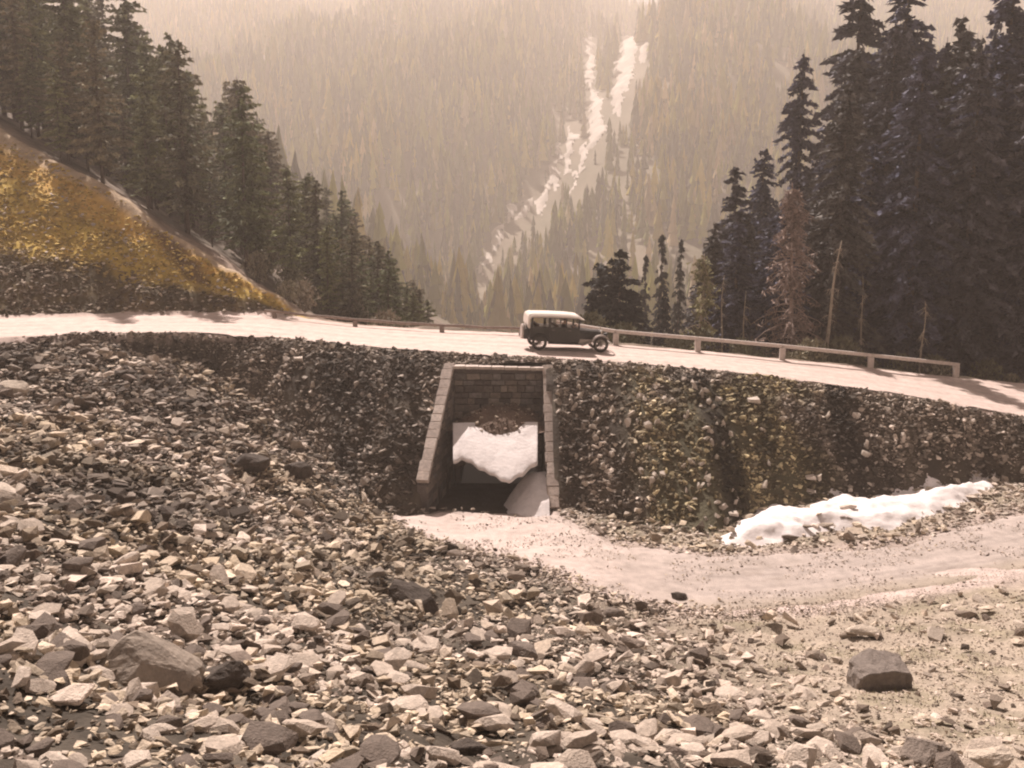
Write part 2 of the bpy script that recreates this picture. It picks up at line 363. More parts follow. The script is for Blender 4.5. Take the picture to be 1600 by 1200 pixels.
# ------------------------------------------------------------------ draped snow
def inpoly(u, v, P):
    P = np.array(P, float); u = np.asarray(u, float); v = np.asarray(v, float); c = np.zeros(u.shape, bool); j = len(P)-1
    for i in range(len(P)):
        cond = ((P[i, 1] > v) != (P[j, 1] > v)); 
        xi = (P[j, 0]-P[i, 0])*(v-P[i, 1])/(P[j, 1]-P[i, 1]+1e-12)+P[i, 0]
        c ^= cond & (u < xi); j = i
    return c
def edge_dist(x, y, P):
    d = np.full(x.shape, 1e9); P = np.array(P, float)
    for i in range(len(P)):
        a = P[i-1]; b = P[i]; ab = b-a; t = np.clip(((x-a[0])*ab[0]+(y-a[1])*ab[1])/(ab@ab+1e-9), 0, 1)
        d = np.minimum(d, np.hypot(x-a[0]-ab[0]*t, y-a[1]-ab[1]*t))
    return d
def drape(name, PW, step, thick, m, seed, wob=.0, taper=1.0):
    """snow lying on the ground inside the world-space outline PW, thinning towards its edge"""
    P = np.array(PW); x0, y0 = P.min(0)-step; x1, y1 = P.max(0)+step
    X, Y = np.meshgrid(np.arange(x0, x1, step), np.arange(y0, y1, step))
    if wob: U = X + (fbm(X/wob, Y/wob, seed)-.5)*wob*.9; W = Y + (fbm(X/wob, Y/wob, seed+3)-.5)*wob*.9
    else: U, W = X, Y
    ins = inpoly(U, W, P); ed = edge_dist(U, W, P)
    sgn = np.where(ins, ed, -ed)
    Z = H(X, Y) + np.clip(sgn/taper, -.4, 1)*thick + ((fbm(X/(taper*.9), Y/(taper*.9), seed+9)-.5)*.7 + (fbm(X/(taper*.3), Y/(taper*.3), seed+19)-.5)*.35)*thick*sstep(0, taper, sgn)
    keep = sgn > -.12*taper - step*.3
    i_ = np.arange(X.size).reshape(X.shape); F = np.stack([i_[:-1, :-1], i_[:-1, 1:], i_[1:, 1:], i_[1:, :-1]], -1).reshape(-1, 4)
    F = F[keep.ravel()[F].all(1)]
    used = np.unique(F); mp = np.full(X.size, -1); mp[used] = np.arange(len(used))
    V = np.stack([X, Y, Z], -1).reshape(-1, 3)[used]
    return tag(link(name, mesh_arrays(name, V, mp[F], None, True), m), kind='structure')
snow_px = [(1112,834),(1140,822),(1180,795),(1210,788),(1260,793),(1300,775),(1360,778),(1420,765),(1480,764),(1550,750),(1545,775),(1470,800),(1400,822),(1300,826),(1200,842),(1140,842)]
snow_xy = []
for u, v in snow_px:
    q = PZ(u, v, -13.2)[:2]; q[1] = min(q[1], float(ip(TP_, 1, q[0]))+.2); snow_xy.append(q)
snowbank = drape('snow', snow_xy, .12, .36, M['snow'], 5, .9, .9)

def hit(u, v):
    a, y, d = ray(u, v); Ys = np.arange(300, 1300, 2.0); k = Ys/y
    z = H(a*k, Ys, True); below = np.where(d*k < z)[0]
    if not len(below): return None
    j = below[0]; return np.array([a*k[j], Ys[j]])
gully_px = [
 [(912,62),(926,58),(930,90),(928,140),(940,150),(944,180),(932,196),(918,188),(924,160),(914,130),(916,95)],
 [(968,60),(990,56),(996,75),(992,110),(984,150),(975,140),(966,185),(955,180),(950,168),(962,130),(954,100),(970,95)],
 [(930,190),(948,186),(944,210),(930,228),(918,240),(912,232),(920,214),(918,200)],
 [(888,206),(902,220),(894,238),(888,262),(882,266),(884,236)],
 [(870,234),(880,246),(876,262),(868,288),(866,306),(862,288),(860,266),(870,256)],
 [(892,272),(900,274),(899,298),(893,296)],
 [(795,322),(811,326),(808,340),(797,354)],
 [(778,357),(788,362),(785,378),(779,372)],
 [(763,392),(772,398),(764,418),(760,408)],
 [(845,324),(852,326),(851,342),(846,340)],
 [(1000,80),(1012,70),(1010,96),(1002,98)], [(852,296),(862,290),(852,322),(842,336),(840,320)], [(822,316),(836,312),(826,336),(812,348)], [(770,372),(786,356),(780,384),(768,398)], [(752,412),(762,402),(756,432),(748,440)], [(905,238),(916,226),(912,262),(902,270)]]
for k, P in enumerate(gully_px):
    if k >= 3:
        c_ = np.mean(P, 0); P = [tuple(c_+(np.array(q)-c_)*np.array([1.25, 1.35])) for q in P]; gully_px[k] = P
    W = [hit(u, v) for u, v in P]; W = [q for q in W if q is not None]
    if len(W) > 3: drape('snow', W, 1.5, 1.5, M['old_snow'], 40+k, 9.0, 2.0)

# ------------------------------------------------------------------ ROCKS
rng = np.random.default_rng(7); random.seed(7)
def hull_rock(seed, n=13, asp=(1, .72, .45), boxy=.55):
    r = random.Random(seed); bm = bmesh.new()
    for i in range(n):
        v = Vector((r.gauss(0, 1), r.gauss(0, 1), r.gauss(0, 1))).normalized()
        m_ = max(abs(v.x), abs(v.y), abs(v.z)); v = v*(1-boxy) + v/m_*boxy*.85
        v *= r.uniform(.82, 1.05); bm.verts.new((v.x*asp[0]*.5, v.y*asp[1]*.5, v.z*asp[2]*.5))
    res = bmesh.ops.convex_hull(bm, input=bm.verts)
    bmesh.ops.delete(bm, geom=[g_ for g_ in set(res['geom_interior'] + res['geom_unused']) if isinstance(g_, bmesh.types.BMVert)], context='VERTS')
    bmesh.ops.triangulate(bm, faces=bm.faces); bmesh.ops.recalc_face_normals(bm, faces=bm.faces)
    bm.verts.ensure_lookup_table(); V = np.array([v.co[:] for v in bm.verts]); bm.verts.index_update()
    F = np.array([[v.index for v in f.verts] for f in bm.faces]); bm.free(); return V, F
small_protos = [hull_rock(100+i, 9 if i % 2 else 10, (1, random.Random(i).uniform(.5, .9), random.Random(i+50).uniform(.24, .55))) for i in range(16)]
big_protos = [hull_rock(300+i, 22, (1, random.Random(i+7).uniform(.55, .9), random.Random(i+57).uniform(.2, .5)), .7) for i in range(14)]
def rotmats(n, tilt, rg, sy=None):
    az = rg.uniform(0, 2*np.pi, n); ta = rg.uniform(0, 2*np.pi, n); tt = np.abs(rg.normal(0, tilt, n))
    c, s = np.cos(az), np.sin(az); Rz = np.zeros((n, 3, 3)); Rz[:, 0, 0] = c; Rz[:, 0, 1] = -s; Rz[:, 1, 0] = s; Rz[:, 1, 1] = c; Rz[:, 2, 2] = 1
    ax = np.stack([np.cos(ta), np.sin(ta), np.zeros(n)], -1); ct, st = np.cos(tt), np.sin(tt)
    K = np.zeros((n, 3, 3)); K[:, 0, 1] = -ax[:, 2]; K[:, 0, 2] = ax[:, 1]; K[:, 1, 0] = ax[:, 2]; K[:, 1, 2] = -ax[:, 0]; K[:, 2, 0] = -ax[:, 1]; K[:, 2, 1] = ax[:, 0]
    T = np.eye(3)[None] + st[:, None, None]*K + (1-ct)[:, None, None]*(K @ K)
    return T @ Rz
def rock_mass(name, P, size, cols, tilt, rg, protos=small_protos, m='stone', label=None, cat=None):
    n = len(P); Rm = rotmats(n, tilt, rg); pr = rg.integers(0, len(protos), n); VV, FF, CC = [], [], []; off = 0
    for k, (V, Fp) in enumerate(protos):
        s = pr == k
        if not s.any(): continue
        A = np.einsum('nij,vj->nvi', Rm[s], V)*size[s][:, None, None] + P[s][:, None, :]
        VV.append(A.reshape(-1, 3)); ns = s.sum(); FF.append((Fp[None] + (np.arange(ns)*len(V))[:, None, None] + off).reshape(-1, 3)); off += ns*len(V)
        CC.append(np.repeat(cols[s], len(V), 0))
    o = link(name, mesh_arrays(name, np.concatenate(VV), np.concatenate(FF), np.concatenate(CC)), M[m]); tag(o, label, cat, kind='stuff'); return o
pal = np.array([(.56, .48, .41), (.46, .395, .33), (.62, .54, .47), (.24, .20, .165), (.54, .46, .375), (.38, .33, .28)])
def slope_normal_z(x, y):
    e = .3; gx_ = (H(x+e, y, False)-H(x-e, y, False))/(2*e); gy_ = (H(x, y+e, False)-H(x, y-e, False))/(2*e); return gx_, gy_
def rocky(x, y):
    """how stony the near ground is, 0..1"""
    ty = ip(TP_, 1, x)
    d = np.where(y < ty-.1, 1.0, 0.0)
    right = sstep(1, 7, x - (30-y)*.22)
    d = d*(1-.86*right)
    tl = ip(TL, 1, x); tu = ip(TU, 1, x)
    ontrk = (x > TL[0, 0]) & (y > tl-.2 + (fbm(x/1.2, y/1.2, 5)-.5)*1.6) & (y < tu)
    d = np.where(ontrk, .0, d)
    d = np.where((y > tu) & (x > -3) & (y < ty), .55, d)
    return d
def cand(n, box_, rg):
    x0, x1, y0, y1 = box_; x = rg.uniform(x0, x1, n); y = rg.uniform(y0, y1, n)
    u, v, dp = proj(x, y, H(x, y, False)); ok = (u > -160) & (u < 1760) & (v < 1330) & (y > 4)
    return x[ok], y[ok], dp[ok], u[ok], v[ok]
# foreground slope: size classes
specs = [(26000, (-32, 32, 8, 51), .05, .11), (33000, (-32, 32, 8, 51), .10, .24), (32000, (-32, 32, 8, 51), .22, .42), (6500, (-32, 32, 8, 51), .40, .85)]
AX, AY, AS, AC = [], [], [], []
for n, bx, s0, s1 in specs:
    x, y, dp, u, v = cand(n*3, bx, rng)
    dens = rocky(x, y)
    clump = .35 + 1.0*sstep(.3, .65, fbm(x/2.2, y/2.2, 201+int(s1*100)))
    leftb = np.where(s1 > .3, .5 + .9*sstep(800, 200, u), 1.0)
    if s1 > .5: leftb = leftb*(sstep(10, 20, dp)*.95 + .05)
    elif s1 > .3: leftb = leftb*(sstep(10, 21, dp)*.8 + .16)
    if s1 < .15: dens = np.maximum(dens, np.where((y < ip(TL, 1, x)+.3), .60, dens)); leftb = leftb*sstep(34, 22, dp)
    keep = rng.uniform(0, 1, len(x)) < dens*clump*leftb*.72
    x, y = x[keep], y[keep]; AX.append(x); AY.append(y); s = s0*(s1/s0)**(rng.uniform(0, 1, len(x))**1.3); AS.append(s)
AX, AY, AS = map(np.concatenate, (AX, AY, AS))
x, y, dp, u, v = cand(60000, (-4, 26, 11, 33), rng); kp = (y < ip(TL, 1, x)+.8) & (x > (30-y)*.18) & (rng.uniform(0, 1, len(x)) < .95)
AX = np.concatenate([AX, x[kp]]); AY = np.concatenate([AY, y[kp]]); AS = np.concatenate([AS, .03*4**(rng.uniform(0, 1, kp.sum())**1.6)])
x, y, dp, u, v = cand(26000, (-5, 26, 28, 43), rng); kp = (y > ip(TL, 1, x)-.5) & (y < ip(TU, 1, x)) & (fbm(x/1.2, y/.7, 7) > .56-.35*np.abs((y-ip(TL, 1, x))/(ip(TU, 1, x)-ip(TL, 1, x))-.5))
AX = np.concatenate([AX, x[kp]]); AY = np.concatenate([AY, y[kp]]); AS = np.concatenate([AS, .035*3.6**(rng.uniform(0, 1, kp.sum())**1.8)])
xe = rng.uniform(-7, 24, 5000); ye = ip(TL, 1, xe) + rng.normal(-.1, .45, 5000); AX = np.concatenate([AX, xe]); AY = np.concatenate([AY, ye]); AS = np.concatenate([AS, .05*5**(rng.uniform(0, 1, 5000)**1.8)*sstep(14, 4, xe)+.03])
okc = ~in_channel(AX, AY, .7); AX, AY, AS = AX[okc], AY[okc], AS[okc]
col = pal[rng.integers(0, len(pal), len(AX))]*rng.uniform(.8, 1.2, len(AX))[:, None]
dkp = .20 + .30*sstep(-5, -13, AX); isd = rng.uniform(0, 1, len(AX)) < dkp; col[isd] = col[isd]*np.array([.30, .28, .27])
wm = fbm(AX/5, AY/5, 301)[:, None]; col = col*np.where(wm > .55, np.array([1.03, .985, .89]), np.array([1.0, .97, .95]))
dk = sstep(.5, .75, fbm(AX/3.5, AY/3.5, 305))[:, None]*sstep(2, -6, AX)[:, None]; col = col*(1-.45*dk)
AZ = H(AX, AY) + AS*(.02 + .42*rng.uniform(0, 1, len(AX))**2)
AZ = AZ + .055*track_mask(AX, AY)
P = np.stack([AX, AY, AZ], -1)
u, v, dp = proj(AX, AY, AZ); px = AS/dp*FPX
vis = (u > -10) & (u < 1610) & (v < 1215) & (v > 0)
order = np.argsort(-np.where(vis, px, 0)); top = order[:286]; rest = np.ones(len(AX), bool); rest[top] = False
print('rocks', len(AX), 'px of 286th', px[top[-1]])
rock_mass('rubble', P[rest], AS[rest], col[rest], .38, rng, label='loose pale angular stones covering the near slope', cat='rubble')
rock_meshes = []
for k, (V, Fp) in enumerate(big_protos):
    for c in range(3):
        rock_meshes.append(mesh_arrays('rock', V, Fp, np.array([(.52, .44, .37), (.42, .35, .29), (.15, .12, .10)][c])))
        rock_meshes[-1].materials.append(M['stone'])
def place_words(u_, v_):
    hw = 'far left' if u_ < 320 else 'left' if u_ < 640 else 'middle' if u_ < 960 else 'right' if u_ < 1280 else 'far right'
    vw = 'at the bottom edge' if v_ > 1120 else 'low' if v_ > 1010 else 'halfway down' if v_ > 880 else 'high'
    return hw, vw
for i in top:
    mi_ = int(rng.integers(0, len(rock_meshes))); tone_ = ('pale', 'tan', 'dark')[mi_ % 3]; hw_, vw_ = place_words(u[i], v[i])
    size_ = 'large' if px[i] > 60 else 'middling' if px[i] > 42 else 'smaller'
    o = link('rock', rock_meshes[mi_])
    o.location = P[i]; o.scale = [AS[i]*q for q in (1.0, rng.uniform(.8, 1.1), rng.uniform(.8, 1.1))]; o.rotation_euler = (rng.normal(0, .25), rng.normal(0, .25), rng.uniform(0, 6.28))
    tag(o, f'{size_} {tone_} angular rock {vw_} on the near rubble slope, {hw_} part', 'rock', 'loose rocks on the near slope')

# hero boulders ---------------------------------------------------
def boulder(name, u, v, wpx, asp, rz, tilt, colr, label, seed, sink=.15, slab=False, pts=None):
    a, yy, d = ray(u, v); Ys = np.arange(6, 50, .05); k = Ys/yy; z = H(a*k, Ys); j = np.where(d*k < z)[0][0]
    p = np.array([a*k[j], Ys[j], z[j]]); dep = proj(*p)[2]; s = wpx*dep/FPX
    V, Fp = hull_rock(seed, 16 if slab else 26, (1, asp[0], asp[1]), .75)
    bm = bmesh.new()
    if pts: 
        for q in pts: bm.verts.new(q)
        bmesh.ops.convex_hull(bm, input=bm.verts)
    else: vs = [bm.verts.new(q) for q in V]; [bm.faces.new([vs[i] for i in f]) for f in Fp]
    bmesh.ops.bevel(bm, geom=list(bm.edges), offset=.018, segments=1, affect='EDGES')
    bmesh.ops.triangulate(bm, faces=bm.faces); bmesh.ops.subdivide_edges(bm, edges=[e for e in bm.edges if e.calc_length() > .12], cuts=4, use_grid_fill=True)
    r = random.Random(seed)
    for q in bm.verts:
        n_ = fractal(q.co*4.5 + Vector((seed, 0, 0)), .9, 2.1, 4); q.co *= 1 + .11*n_ + r.uniform(-.012, .012)
    me = bm_mesh(name, bm, False, colr); me.materials.append(M['stone'])
    o = link(name, me); o.location = (p[0], p[1], p[2] + s*asp[1]*(.5-sink)); o.scale = (s, s, s); o.rotation_euler = (tilt[0], tilt[1], rz)
    tag(o, label, 'boulder' if name == 'boulder' else 'rock'); return o
pale = (.46, .39, .32); grey = (.20, .165, .14); dark = (.075, .06, .05)
WEDGE = [(-.5,-.1,-.22),(-.42,.25,-.05),(-.2,-.22,-.25),(-.16,.0,.24),(-.05,.1,.27),(.1,-.2,.10),(.12,.25,.12),(.5,-.05,-.1),(.45,.3,-.15),(.3,-.3,-.25),(-.1,-.34,-.1),(0,.3,-.3),(.5,.1,-.3),(-.34,-.2,.0)]
boulder('boulder', 225, 1065, 180, (.75, .52), .0, (.0, .0), (.27, .225, .185), 'largest humped boulder at lower left, pale on top and dark in front', 11, pts=WEDGE)
boulder('boulder', 352, 1085, 85, (.8, .8), .3, (.2, -.2), dark, 'dark upright block just right of the largest humped boulder', 12)
boulder('boulder', 645, 955, 100, (.6, .5), -.5, (.1, .35), dark, 'dark slanting slab boulder in the rubble below the culvert', 13)
BLK = [(-.5,-.2,-.3),(-.46,-.25,.1),(-.3,-.3,.22),(.1,-.33,.27),(.42,-.3,.2),(.5,-.25,-.3),(-.4,.3,-.3),(-.42,.3,.18),(0,.35,.34),(.45,.3,.22),(.48,.3,-.3),(0,-.3,-.32)]
boulder('boulder', 1372, 1078, 95, (.7, .62), .1, (.05, 0), (.19, .16, .14), 'square boulder standing alone on the gravelly ground at right', 14, pts=BLK)
boulder('rock', 1345, 995, 75, (.4, .25), .1, (0, .1), pale, 'long flat rock casting a thin shadow near the lower track', 15, .0, True)
boulder('rock', 1440, 1190, 95, (.8, .45), .6, (.1, 0), grey, 'wide rock at the bottom edge right of centre', 16)
boulder('rock', 1545, 1205, 85, (.7, .5), 0, (0, -.1), pale, 'rounded pale rock in the bottom right corner', 17)
boulder('boulder', 110, 1095, 90, (.8, .3), .2, (.1, .1), (.6, .5, .42), 'flat white slab left of the largest humped boulder', 18, .0, True)
boulder('boulder', 395, 735, 62, (.7, .5), .1, (0, .2), dark, 'dark boulder high on the left rubble slope', 19)
boulder('boulder', 468, 750, 55, (.7, .65), .7, (.3, .2), dark, 'dark pointed boulder on the slope left of the culvert', 20)
boulder('rock', 1062, 938, 32, (.7, .45), .1, (0, .1), dark, 'dark rock at the edge where the rubble meets the track', 21)
boulder('rock', 815, 1025, 65, (.6, .4), -.3, (.1, .2), grey, 'grey rock in the middle of the near slope', 22)
boulder('rock', 340, 1180, 95, (.7, .25), .1, (.1, 0), (.55, .46, .37), 'flat pale slab near the bottom edge left of centre', 23, .0, True)
boulder('rock', 735, 1180, 80, (.6, .4), .2, (0, .1), dark, 'dark rock near the middle of the bottom edge', 24)
boulder('rock', 20, 620, 55, (.7, .6), .2, (0, .1), pale, 'pale block at the far left just below the upper road', 25)
boulder('rock', 960, 965, 40, (.7, .5), .2, (0, .1), grey, 'small dark rock on the rubble edge below the track bend', 26)

# bank face: dark rubble with pale stones -------------------------
n = 66000; x = rng.uniform(-30, 30, n); t = rng.uniform(0, 1, n); ty, ny = ip(TP_, 1, x), ip(NP_, 1, x); y = ty + (ny-ty)*t
keep = (rng.uniform(0, 1, n) < np.clip((ny-ty)/5, .1, 1)) & ~in_channel(x, y, .55); x, y, t = x[keep], y[keep], t[keep]
clump = fbm(x/1.6, y/1.6, 401)
s = .09*(5.4)**(rng.uniform(0, 1, len(x))**1.6); keep = rng.uniform(0, 1, len(x)) < sstep(.2, .6, clump)*.8 + .1; x, y, s, t = x[keep], y[keep], s[keep], t[keep]
br = rng.uniform(0, 1, len(x)); pal2 = np.where(br[:, None] < .62, np.array([.125, .104, .085]), np.where(br[:, None] < .80, np.array([.21, .175, .145]), np.array([.50, .43, .37])))
olive = (sstep(.38, .55, fbm(x/2.2, y/2.2, 23))*sstep(4, 6, x)*sstep(14.5, 12, x))[:, None]; pal2 = pal2*(1-olive) + np.maximum(pal2, .09)*np.array([1.0, .98, .70])*olive
stk = np.maximum(sstep(.9, .3, np.abs(x-8.6+.15*(y-44))), sstep(.7, .2, np.abs(x-14.3))*.7)[:, None]; pal2 = pal2*(1-.65*stk)
pal2 = pal2*rng.uniform(.8, 1.2, len(x))[:, None]*(.45+1.1*sstep(.3, .7, fbm(x/.9, t*1.6, 431)))[:, None]
rock_mass('bank_rubble', np.stack([x, y, H(x, y)+s*.05], -1), s, pal2, .7, rng, label='dark rubble packed over the steep bank under the road', cat='rubble')
# pale stones one can pick out on the bank
k = 0; bank_mesh = []
for q in range(8):
    V, Fp = hull_rock(500+q, 12, (1, random.Random(q).uniform(.45, .8), random.Random(q+9).uniform(.35, .65)), .6)
    for c in [(.52, .45, .38), (.40, .34, .29), (.60, .52, .45)]:
        me = mesh_arrays('stone', V, Fp, np.array(c)); me.materials.append(M['stone']); bank_mesh.append(me)
while k < 210:
    x = rng.uniform(-19, 26); t = rng.uniform(.02, .98)
    if rng.uniform() < .35: x = rng.uniform(2, 9)
    ty, ny = float(ip(TP_, 1, x)), float(ip(NP_, 1, x))
    if ny-ty < 2.0: continue
    if x > 9 and t > .75 and rng.uniform() < .7: continue
    y = ty + (ny-ty)*t
    if in_channel(np.array([x]), np.array([y]), .8)[0]: continue
    o = link('stone', bank_mesh[rng.integers(0, len(bank_mesh))]); s = rng.uniform(.2, .6)*(1.25 if x > 9 and t < .5 else 1)
    o.location = (x, y, float(H(np.array([x]), np.array([y]))[0]) + s*.12); o.scale = (s, s, s*.9); o.rotation_euler = rng.uniform(0, 6, 3)
    hgt_ = 'foot' if t < .33 else 'middle' if t < .66 else 'upper part'; sd_ = 'well left of the culvert' if x < -9 else 'just left of the culvert' if x < 0 else 'just right of the culvert' if x < 8 else 'above the snow patch' if x < 18 else 'at the far right'
    sz_ = 'larger' if s > .42 else 'small'; tag(o, f'{sz_} pale stone in the {hgt_} of the dark bank, {sd_}', 'stone', 'pale stones in the bank face'); k += 1
# special big pale stones
for (u, v, wpx, lab) in [(1180, 628, 34, 'wide pale stone near the top of the bank right of the culvert'), (1268, 748, 28, 'white stone low on the bank just above the snow patch'),
                         (1148, 805, 26, 'pale rock at the left tip of the snow patch'), (470, 563, 24, 'pale stone near the road edge left of the culvert')]:
    a, yy, d = ray(u, v); Ys = np.arange(30, 56, .03); kk = Ys/yy; z = H(a*kk, Ys); j = np.where(d*kk < z)[0][0]
    o = link('stone', bank_mesh[2]); s = wpx*Ys[j]/FPX; o.location = (a*kk[j], Ys[j]-.05, z[j]+.05); o.scale = (s, s*.8, s*.8); o.rotation_euler = (.2, .1, .4); tag(o, lab, 'stone')
# toe stones, verge stones
n = 2600; x = rng.uniform(1.9, 22, n); ty = ip(TP_, 1, x); tu = ip(TU, 1, x); y = tu-.4 + (np.maximum(ty-tu, .5)+.6)*rng.uniform(0, 1, n)
s = .07*(5)**(rng.uniform(0, 1, n)**2.2); c = pal[rng.integers(0, 6, n)]*rng.uniform(.8, 1.25, n)[:, None]
rock_mass('verge_rubble', np.stack([x, y, H(x, y)+s*.15], -1), s, c, .4, rng, label='small stones between the track and the foot of the bank', cat='rubble')
# crest stones along the road edge
n = 5200; x = rng.uniform(-30, 28, n); y = ip(NP_, 1, x) + rng.normal(-.25, .22, n); s = .07*(3.6)**(rng.uniform(0, 1, n)**1.8)
ex = sstep(2.5, 1.5, np.abs(x+.6)); y = y - ex*rng.uniform(0, .6, n)
c = pal[rng.integers(0, 6, n)]*rng.uniform(.5, 1.15, n)[:, None]
kp = y < ip(NP_, 1, x)+.12; kp &= ~((in_channel(x, y, .4)))
xe = rng.uniform(-3.1, 1.9, 420); ye = HW_Y + rng.uniform(.26, .75, 420); x = np.concatenate([x, xe]); y = np.concatenate([y, ye]); s = np.concatenate([s, rng.uniform(.09, .24, 420)]); c = np.concatenate([c, pal[rng.integers(0, 6, 420)]*rng.uniform(.5, 1.1, 420)[:, None]]); kp = np.concatenate([kp, np.ones(420, bool)])
rock_mass('crest_rubble', np.stack([x, y, H(x, y)+s*.15], -1)[kp], s[kp], c[kp], .4, rng, label='gravel and stones along the edge of the upper road', cat='rubble')
# cut slope stones
n = 60000; x = rng.uniform(-40, -9, n); y = rng.uniform(50, 76, n); fy = ip(FP_, 1, x); z0 = H(x, y)
pl = -7.5 - .60*(x+11) - .15*(y-57); ct = ip(FP_, 2, x) + .62*(y-fy); kp = (y > fy+.2) & (ct < pl-.2)
rl = (y-fy)/np.maximum((pl-ip(FP_, 2, x))/.62*.82, .5); kp &= rng.uniform(0, 1, n) < .28 + .72*sstep(1.15, .9, rl)*sstep(.25, .5, fbm(x/1.3, y/1.3, 71))
x, y, z0, rl = x[kp], y[kp], z0[kp], rl[kp]; n = len(x); s = .10*(4.6)**(rng.uniform(0, 1, n)**1.5)
mixy = sstep(.28, .6, rl + (fbm(x/2, y/2, 61)-.5)*.35)[:, None]; br = (.30 + .8*rng.uniform(0, 1, n)**.8)[:, None]
c = (np.array([.20, .155, .11])*(1-mixy) + np.array([.70, .50, .15])*mixy)*br
pg = rng.uniform(0, 1, n) < .12; c[pg] = np.array([.50, .42, .34])
rock_mass('cut_slope_rubble', np.stack([x, y, z0+s*.1], -1), s, c, .5, rng, label='yellow and brown stones on the cut slope above the road', cat='rubble')

# ------------------------------------------------------------------ grass and tufts on the right-hand ground
n = 9000; x = rng.uniform(2, 30, n); y = rng.uniform(10, 31, n); kp = (x - (30-y)*.3 > 5) & (y < ip(TL, 1, x)-.6) & (rng.uniform(0, 1, n) < sstep(.4, .65, fbm(x/1.1, y/1.1, 44)))
x, y = x[kp], y[kp]; n = len(x); z = H(x, y); V = np.zeros((n, 3, 3)); a = rng.uniform(0, 6.28, n); hgt = rng.uniform(.05, .16, n)
V[:, 0] = np.stack([x-.012*np.cos(a), y-.012*np.sin(a), z-.02], -1); V[:, 1] = np.stack([x+.012*np.cos(a), y+.012*np.sin(a), z-.02], -1)
V[:, 2] = np.stack([x+rng.normal(0, .05, n), y+rng.normal(0, .05, n), z+hgt], -1)
gcol = np.repeat(np.array([(.26, .24, .12)])*rng.uniform(.6, 1.3, n)[:, None], 3, 0)
tag(link('grass', mesh_arrays('grass', V.reshape(-1, 3), np.arange(n*3).reshape(-1, 3), gcol), M['needles']), 'sparse dry grass on the gravelly ground at lower right', 'grass', kind='stuff')

# ------------------------------------------------------------------ CULVERT
culvert = empty('stone_culvert', (-.6, HW_Y, ZT)); tag(culvert, 'stone culvert mouth with sloping pale copings cut into the bank', 'culvert')
CO = Vector((-.6, HW_Y, ZT))
def cpart(name, bm, m, parent=None, col=None, smooth=False):
    bmesh.ops.translate(bm, verts=bm.verts, vec=-CO); me = bm_mesh(name, bm, smooth, col)
    o = link(name, me, M[m], parent or culvert); return o
XL, XR = -2.58, 1.355; XC = -.6; AR = 1.74; SPR = -12.03
ARC = [(XC + AR*math.cos(math.pi*k/14), SPR + 1.75*math.sin(math.pi*k/14)) for k in range(15)]
bm = bmesh.new(); prof = [(XL-.5, ZT-.6), (XL-.5, -8.51), (XR+.5, -8.59), (XR+.5, ZT-.6), (XC+AR, ZT-.6)] + ARC + [(XC-AR, ZT-.6)]
f = bm.faces.new([bm.verts.new((x, HW_Y+.62, z)) for x, z in prof]); ex = bmesh.ops.extrude_face_region(bm, geom=[f]); bmesh.ops.translate(bm, verts=[v_ for v_ in ex['geom'] if isinstance(v_, bmesh.types.BMVert)], vec=(0, -.62, 0))
headwall = cpart('headwall', bm, 'mortar')
# vault behind the opening
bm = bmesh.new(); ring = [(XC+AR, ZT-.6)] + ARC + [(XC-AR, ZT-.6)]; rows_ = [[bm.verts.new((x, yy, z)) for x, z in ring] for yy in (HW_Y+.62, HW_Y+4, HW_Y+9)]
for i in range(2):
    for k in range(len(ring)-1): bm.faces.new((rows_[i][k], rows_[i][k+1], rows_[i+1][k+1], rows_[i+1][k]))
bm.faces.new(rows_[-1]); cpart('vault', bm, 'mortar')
mas = [(.20, .165, .14), (.155, .13, .115), (.24, .20, .17), (.13, .11, .10), (.18, .16, .15)]
def block(c, s, rot, colr, parent, name='stone', bev=.03, jit=.12):
    r = random; bm = bmesh.new(); vs = box(bm, (0, 0, 0), s, None, min(bev, min(s)*.3))
    for q in bm.verts: q.co += Vector((r.uniform(-1, 1)*s[0], r.uniform(-1, 1)*s[1], r.uniform(-1, 1)*s[2]))*jit*.25
    bmesh.ops.transform(bm, matrix=Matrix.Translation(Vector(c)) @ rot.to_4x4(), verts=bm.verts)
    return cpart(name, bm, 'masonry', parent, colr)
random.seed(5)
I3 = Matrix.Identity(3); z = -8.71
while z > ZT+.3:
    h = random.uniform(.22, .34); x = XL + .02
    while x < XR-.05:
        w_ = min(random.uniform(.3, .62), XR-.02-x)
        if XR-.02-(x+w_) < .2: w_ = XR-.02-x
        cx, cz = x+w_/2, z-h/2
        ins = (abs(cx-XC) < AR*.97 and cz < SPR) or ((cx-XC)**2/(AR+.1)**2 + (cz-SPR)**2/(1.85)**2 < 1 and cz >= SPR)
        if not ins:
            c = random.choice(mas); f_ = random.uniform(.8, 1.25)
            block((cx, HW_Y-.03, cz), (w_-.03, .16+random.uniform(0, .05), h-.03), I3, tuple(q*f_ for q in c), headwall)
        x += w_
    z -= h
for k in range(11):                                                     # ring of arch stones
    a = math.pi*(k+.5)/11; rot = Matrix.Rotation(math.pi/2-a, 3, 'Y')
    block((XC+(AR+.13)*math.cos(a), HW_Y-.05, SPR+(1.75+.13)*math.sin(a)), (.44, .22, .27), rot, random.choice([(.22, .185, .155), (.27, .23, .19)]), headwall, 'arch_stone')
xs_ = np.linspace(XL-.05, XR+.05, 8)
for k in range(7):                                                     # thin top coping slabs
    block(((xs_[k]+xs_[k+1])/2, HW_Y+.02, -8.43-.012*k), (xs_[k+1]-xs_[k]-.015, .46, .13), I3, (.56, .48, .43), headwall, 'coping_stone', .02, .05)
